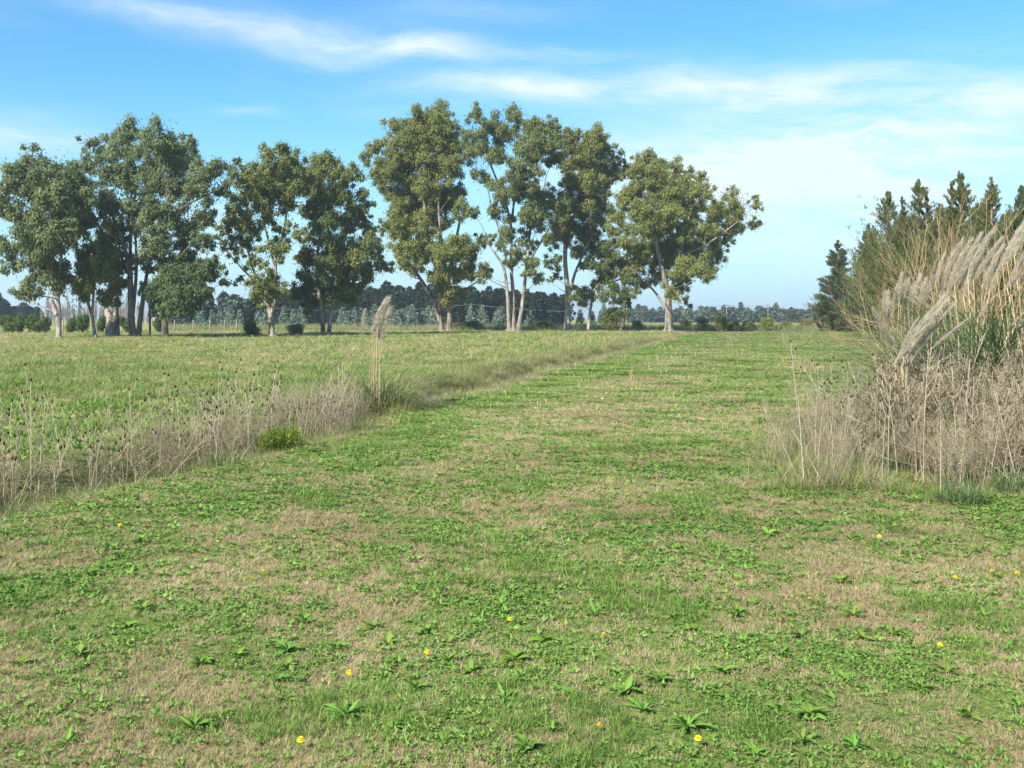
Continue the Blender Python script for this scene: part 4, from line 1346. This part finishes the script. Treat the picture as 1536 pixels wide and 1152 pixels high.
# ------------------------------------------------------------------ teasels
def teasel_proto(seed, h):
    rng = np.random.default_rng(seed)
    st = MB()
    tt = np.linspace(0, 1, 6)
    le = rng.normal(0, 0.05, 2)
    P = np.stack([le[0] * tt ** 2, le[1] * tt ** 2, tt * h], 1)
    st.tube(P, np.linspace(0.0055, 0.0025, 6), 4, 0.6)
    ends = [(P[-1], np.array([le[0], le[1], 1.0]))]
    for k in range(int(rng.integers(3, 7))):
        f0 = rng.uniform(0.55, 0.92)
        p0 = np.array([np.interp(f0, tt, P[:, i_]) for i_ in range(3)])
        a_ = rng.uniform(0, 6.283)
        ln = rng.uniform(0.10, 0.30)
        d0 = np.array([math.cos(a_) * 0.6, math.sin(a_) * 0.6, 0.8])
        p1 = p0 + d0 * ln * 0.6
        p2 = p1 + np.array([d0[0] * 0.4, d0[1] * 0.4, 1.0]) * ln * 0.6
        st.tube([p0, p1, p2], [0.0035, 0.003, 0.0025], 3, 0.5)
        ends.append((p2, norm(np.array([d0[0] * 0.3, d0[1] * 0.3, 1.0]))))
    heads = []
    for (p, dr) in ends:
        b = MB()
        hl, hr = rng.uniform(0.032, 0.050), rng.uniform(0.010, 0.015)
        u_ = np.linspace(0, 1, 6)
        b.tube([dr * hl * q for q in u_], hr * np.sin(np.pi * (0.12 + 0.80 * u_)) ** 0.7, 7, 0.3)
        nn = 46
        f0 = rng.uniform(0, 1, nn)
        a_ = rng.uniform(0, 6.283, nn)
        o_ = np.stack([np.cos(a_), np.sin(a_), np.zeros(nn)], 1)
        c = dr * (f0 * hl)[:, None] + o_ * (hr * np.sin(np.pi * (0.12 + 0.80 * f0)) ** 0.7)[:, None]
        cards(b, c, o_ + [0, 0, 0.7], rnd_dir(rng, nn), 0.015, 0.004, rng.uniform(0.3, 1, nn), rng)
        heads.append((b.mesh('seed_head', M['teasel_head']), p))
    return st.mesh('stem', M['teasel_stem']), heads


TP = [teasel_proto(140 + k, hh) for k, hh in enumerate((1.25, 1.05, 1.4, 0.9, 1.15, 1.3))]


def teasel(x, y, k, sc, rz, label, group):
    st, heads = TP[k]
    root = empty('teasel', (x, y, H(x, y) - 0.02), label, 'teasel', group, rz)
    root.scale = (sc, sc, sc)
    place('stem', st, root)
    for me, p in heads:
        place('seed_head', me, root).location = p
    root.rotation_euler[0] = rng.normal(0, 0.04)
    root.rotation_euler[1] = rng.normal(0, 0.04)


rng = np.random.default_rng(55)
for k in range(70):
    y_ = rng.uniform(7.2, 16.5)
    x_ = float(x_left(np.array(y_))) + rng.uniform(-1.9, -0.45)
    teasel(x_, y_, int(rng.integers(0, 6)), rng.uniform(0.7, 0.98), rng.uniform(0, 6.28), 'dry brown teasel with dark seed heads standing in the left ditch weeds', 'teasels in the left ditch')
for k in range(60):
    y_ = rng.uniform(9.9, 13.0)
    x_ = (3.9 - 0.16 * (y_ - 9.2)) + rng.uniform(0.1, 1.0) ** 1.2 * 4.0
    teasel(x_, y_, int(rng.integers(0, 6)), rng.uniform(0.72, 1.0), rng.uniform(0, 6.28), 'dry brown teasel with dark seed heads standing in the right weed thicket', 'teasels in the right thicket')
# tall forked whitish stems before the right thicket
def stalk(label, px, py, top, sc, seed):
    rg = np.random.default_rng(seed)
    D_ = dist(py)
    b0 = gp(px, D_)
    hgt = (py - top) / F * D_
    b = MB()
    tt = np.linspace(0, 1, 7)
    le = rg.normal(0, 0.05)
    P = np.stack([le * tt, 0.03 * tt, tt * hgt], 1)
    b.tube(P, np.linspace(0.009, 0.003, 7) * sc, 5, 0.95)
    for k in range(9):
        f0 = rg.uniform(0.5, 0.97)
        p0 = np.array([np.interp(f0, tt, P[:, i_]) for i_ in range(3)])
        a_ = rg.uniform(-0.6, 0.6) + (math.pi if k % 2 else 0)
        ln = rg.uniform(0.08, 0.22) * (1.25 - f0)
        dd = np.array([math.cos(a_) * rg.uniform(.2, .5), math.sin(a_) * 0.5, 0.9])
        b.tube([p0, p0 + dd * ln * 0.6, p0 + dd * ln + [0, 0, 0.08]], np.array([0.0024, 0.002, 0.0014]) * sc, 3, 0.8)
    o = b.obj('bare_stalk', M['teasel_stem'], color=(0.62, 0.60, 0.56))
    o.location = b0
    tag(o, label, 'dead stalk', 'bare pale stalks before the right thicket')


for q, a_ in enumerate([('tall whitish forked stalk left of the right thicket', 1232, 650, 545, 1.0), ('thin pale stalk beside the tall whitish forked one', 1272, 668, 575, 0.8), ('straight tan stalk at the left edge of the thicket', 1283, 672, 560, 0.9),
                         ('stout grey stalk standing at the foot of the thicket', 1411, 738, 625, 0.85), ('pale stalk rising at the right of the thicket foot', 1478, 716, 600, 1.1), ('slim bent stalk farthest left of the thicket', 1212, 640, 580, 0.6),
                         ('weathered stalk near the right edge of the photo', 1516, 712, 590, 1.0), ('greyish stalk between the stout one and the thicket edge', 1316, 700, 585, 0.8)]):
    stalk(*a_, 500 + q)

# green grass clumps at the foot of the thicket
for q, (px, py, sz_, lb) in enumerate([(1445, 752, 0.30, 'bushy green grass clump at the foot of the stout grey stalk'), (1342, 702, 0.30, 'green grass clump before the thicket, left of the stout grey stalk'),
                                      (1262, 690, 0.24, 'green grass clump at the left corner of the thicket'), (1520, 735, 0.32, 'green grass clump at the right edge before the thicket'),
                                      (1218, 655, 0.26, 'brownish green tussock left of the whitish forked stalk'), (338, 690, 0.26, 'olive grass clump at the foot of the left ditch weeds'),
                                      (195, 700, 0.28, 'dark olive tussock in the left weeds'), (545, 640, 0.3, 'green tussock left of the small pampas clump')]):
    rg = np.random.default_rng(600 + q)
    D_ = dist(py)
    b = MB()
    blades(b, rg, 260, 0.17, sz_ * 0.5, sz_ * 1.25, 0.006, 0.05, 1.05, 0.42, tone=0.25 if q < 4 else 0.55, seg=3)
    o = b.obj('grass_clump', M['pampas_leaf'])
    o.location = gp(px, D_)
    tag(o, lb, 'grass clump', 'taller grass clumps')


# ------------------------------------------------------------------ rosettes and dandelions in the turf
def leaf_mesh(seed, L, W_, teeth):
    rng = np.random.default_rng(seed)
    n = 7
    tt = np.linspace(0, 1, n)
    wd = W_ * np.sin(np.pi * (0.06 + 0.90 * tt ** 0.8)) ** 0.8
    wd = wd * (1 - teeth * 0.45 * (np.arange(n) % 2))
    wd[-1] = 0.0015
    z = 0.20 * L * np.sin(tt * 2.4) * 0.75 + 0.004
    x = L * tt * 0.95
    cup = 0.25 * wd
    V = np.concatenate([np.stack([x, -wd / 2, z + cup], 1), np.stack([x, 0 * x, z], 1), np.stack([x, wd / 2, z + cup], 1)])
    Q = []
    for k in range(n - 1):
        Q += [(k, k + 1, n + k + 1, n + k), (n + k, n + k + 1, 2 * n + k + 1, 2 * n + k)]
    b = MB()
    b.add(V, None, Q, np.concatenate([np.full(n, 0.45), np.full(n, 0.75), np.full(n, 0.45)]))
    return b.mesh('leaf', M['rosette'], True)


LM = [leaf_mesh(1, 0.085, 0.024, 1), leaf_mesh(2, 0.070, 0.020, 1), leaf_mesh(3, 0.095, 0.034, 0), leaf_mesh(4, 0.075, 0.030, 0), leaf_mesh(5, 0.105, 0.022, 1)]
rng = np.random.default_rng(66)
known = [(520, 1082, 1.25), (290, 1102, 1.0), (1280, 928, 1.1), (1032, 1098, 1.25), (1105, 925, 1.0), (640, 952, 1.0), (820, 966, 1.0), (790, 1132, 1.1), (215, 914, 0.9), (120, 986, 0.9), (28, 1002, 1.0), (1282, 1138, 1.1),
         (1165, 1072, 0.9), (705, 1012, 1.0), (940, 1045, 0.9), (620, 1040, 0.9), (985, 1030, 1.1), (1215, 1085, 1.0), (1380, 1045, 1.0), (455, 932, 0.9), (560, 942, 0.9), (1265, 875, 1.0), (770, 995, 1.1), (1200, 960, 0.9), (1452, 1090, 1.0), (1340, 958, 0.9), (300, 1000, 0.8), (505, 975, 0.8)]
spots = [((px - 768) / F * dist(py), dist(py), s_) for px, py, s_ in known]
tries = 0
while len(spots) < 175 and tries < 20000:
    tries += 1
    d_ = 3.7 + 8.5 * rng.uniform() ** 1.5
    x_ = rng.uniform(-0.54, 0.54) * d_
    if d_ > 8 and x_ < float(x_left(np.array(d_))) + 0.5:
        continue
    if float(dryness(np.array([x_]), np.array([d_]))[0]) > rng.uniform(0.15, 0.75):
        continue
    if min((x_ - q[0]) ** 2 + (d_ - q[1]) ** 2 for q in spots) < 0.03:
        continue
    spots.append((x_, d_, rng.uniform(0.65, 1.15)))
for q, (x_, d_, s_) in enumerate(spots):
    root = empty('leaf_rosette', (x_, d_, H(x_, d_)), 'low rosette of green dandelion-like leaves growing flat in the short turf', 'weed', 'leafy rosettes in the turf', rng.uniform(0, 6.28))
    kind_ = [(0, 1, 4), (2, 3), (0, 4), (3, 1)][int(rng.integers(0, 4))]
    nl = int(rng.integers(15, 22)) if q < len(known) else int(rng.integers(10, 16))
    col_ = (rng.uniform(0.95, 1.3), rng.uniform(0.9, 1.15), rng.uniform(0.7, 0.95))
    for k in range(nl):
        o = place('leaf', LM[kind_[int(rng.integers(0, len(kind_)))]], root, color=col_)
        o.rotation_euler = (rng.normal(0, 0.2), rng.uniform(-0.75, 0.0) * (0.35 + 0.65 * (k % 2)), k / nl * 6.283 + rng.normal(0, 0.25))
        sc_ = s_ * (rng.uniform(0.55, 1.1) if q < len(known) else rng.uniform(0.42, 0.95))
        o.scale = (sc_, sc_, sc_)

b = MB()
rg = np.random.default_rng(8)
for k, (nn, rd, el_) in enumerate([(26, 0.015, 0.12), (22, 0.012, 0.5), (16, 0.008, 0.95), (8, 0.004, 1.3)]):
    a_ = np.arange(nn) / nn * 6.283 + rg.uniform(0, 1)
    o_ = np.stack([np.cos(a_) * math.cos(el_), np.sin(a_) * math.cos(el_), np.full(nn, math.sin(el_))], 1)
    cards(b, o_ * rd * 0.6 + [0, 0, 0.003 * k], o_, np.tile([0, 0, 1.0], (nn, 1)) + 0.01, rd * 1.1 + 0.003, 0.0055, rg.uniform(0, 1, nn), rg)
flower = b.mesh('flower_head', M['petal'])
stemm = MB().tube([[0, 0, 0], [0.002, 0, 0.02], [0, 0, 0.045]], [0.0022, 0.002, 0.002], 5, 0.5).mesh('stem', M['rosette'])
DL = [(451, 1136, 'dandelion flower near the bottom edge, left of centre'), (1047, 1132, 'brightest dandelion flower near the bottom edge, right of centre'), (899, 1107, 'half open dandelion left of the bright bottom one'), (640, 996, 'dandelion flower above centre bottom beside a leafy rosette'),
      (523, 1025, 'dandelion flower just above the leftmost large rosette'), (765, 942, 'dandelion in the middle of the foreground turf'), (905, 969, 'half closed dandelion right of the foreground middle'), (180, 792, 'lone dandelion on the left near the ditch edge'),
      (931, 854, 'dandelion beside a short pale stalk in mid turf'), (376, 874, 'lower of two dandelions left of the turf middle'), (395, 864, 'upper of two dandelions left of the turf middle'), (1319, 813, 'dandelion on the right before the straw patch'),
      (1410, 985, 'dandelion on the right in the lower turf'), (1526, 868, 'dandelion at the right edge of the photo'), (1488, 866, 'dandelion just left of the right edge one'), (1432, 877, 'pale dandelion right of the straw patch'),
      (926, 674, 'distant dandelion in the middle of the strip'), (598, 634, 'distant dandelion below the small pampas clump'), (672, 657, 'distant dandelion right of the small pampas clump'), (1214, 913, 'small orange yellow dandelion in the right turf')]
for px, py, lb in DL:
    D_ = dist(py)
    x_ = (px - 768) / F * D_
    sc_ = 0.9 if py > 900 else 0.95
    root = empty('dandelion', (x_, D_, H(x_, D_)), 'yellow ' + lb, 'dandelion', 'dandelions in the turf', rng.uniform(0, 6))
    root.scale = (sc_, sc_, sc_)
    place('stem', stemm, root, color=(1.2, 1.1, 1.0))
    o = place('flower_head', flower, root)
    o.location = (0, 0, 0.045)
    o.rotation_euler = (rng.normal(0.25, 0.2), rng.normal(0, 0.2), 0)
# yellow flower specks far along the strip
b = MB()
for k in range(60):
    y_ = rng.uniform(18, 60)
    x_ = float(x_left(np.array(y_))) + 1.0 + rng.normal(0.20, 0.06) * y_ * 0.75
    z_ = H(x_, y_) + rng.uniform(0.05, 0.12)
    o_ = rnd_dir(rng, 5)
    cards(b, np.array([x_, y_, z_]) + o_ * 0.012, o_, np.tile([0, -0.6, 0.8], (5, 1)), 0.028, 0.016, rng.uniform(0, 1, 5), rng)
tag(b.obj('distant_flowers', M['petal']), kind='stuff')

# ------------------------------------------------------------------ air: thin haze over the plain
hb = MB()
hx, z0, z1_ = 4300.0, -1.6, 45.0
hb.add([(-hx, -hx, z0), (hx, -hx, z0), (hx, hx, z0), (-hx, hx, z0), (-hx, -hx, z1_), (hx, -hx, z1_), (hx, hx, z1_), (-hx, hx, z1_)],
       None, [(0, 3, 2, 1), (4, 5, 6, 7), (0, 1, 5, 4), (1, 2, 6, 5), (2, 3, 7, 6), (3, 0, 4, 7)])
m, t = new_mat('haze')
pv = t.n('ShaderNodeVolumePrincipled')
pv.inputs['Color'].default_value = (0.80, 0.90, 1.0, 1)
pv.inputs['Density'].default_value = 0.0004
pv.inputs['Anisotropy'].default_value = 0.2
ho = t.n('ShaderNodeOutputMaterial')
t.t.links.new(pv.outputs[0], ho.inputs['Volume'])
tag(hb.obj('haze', m), kind='stuff')
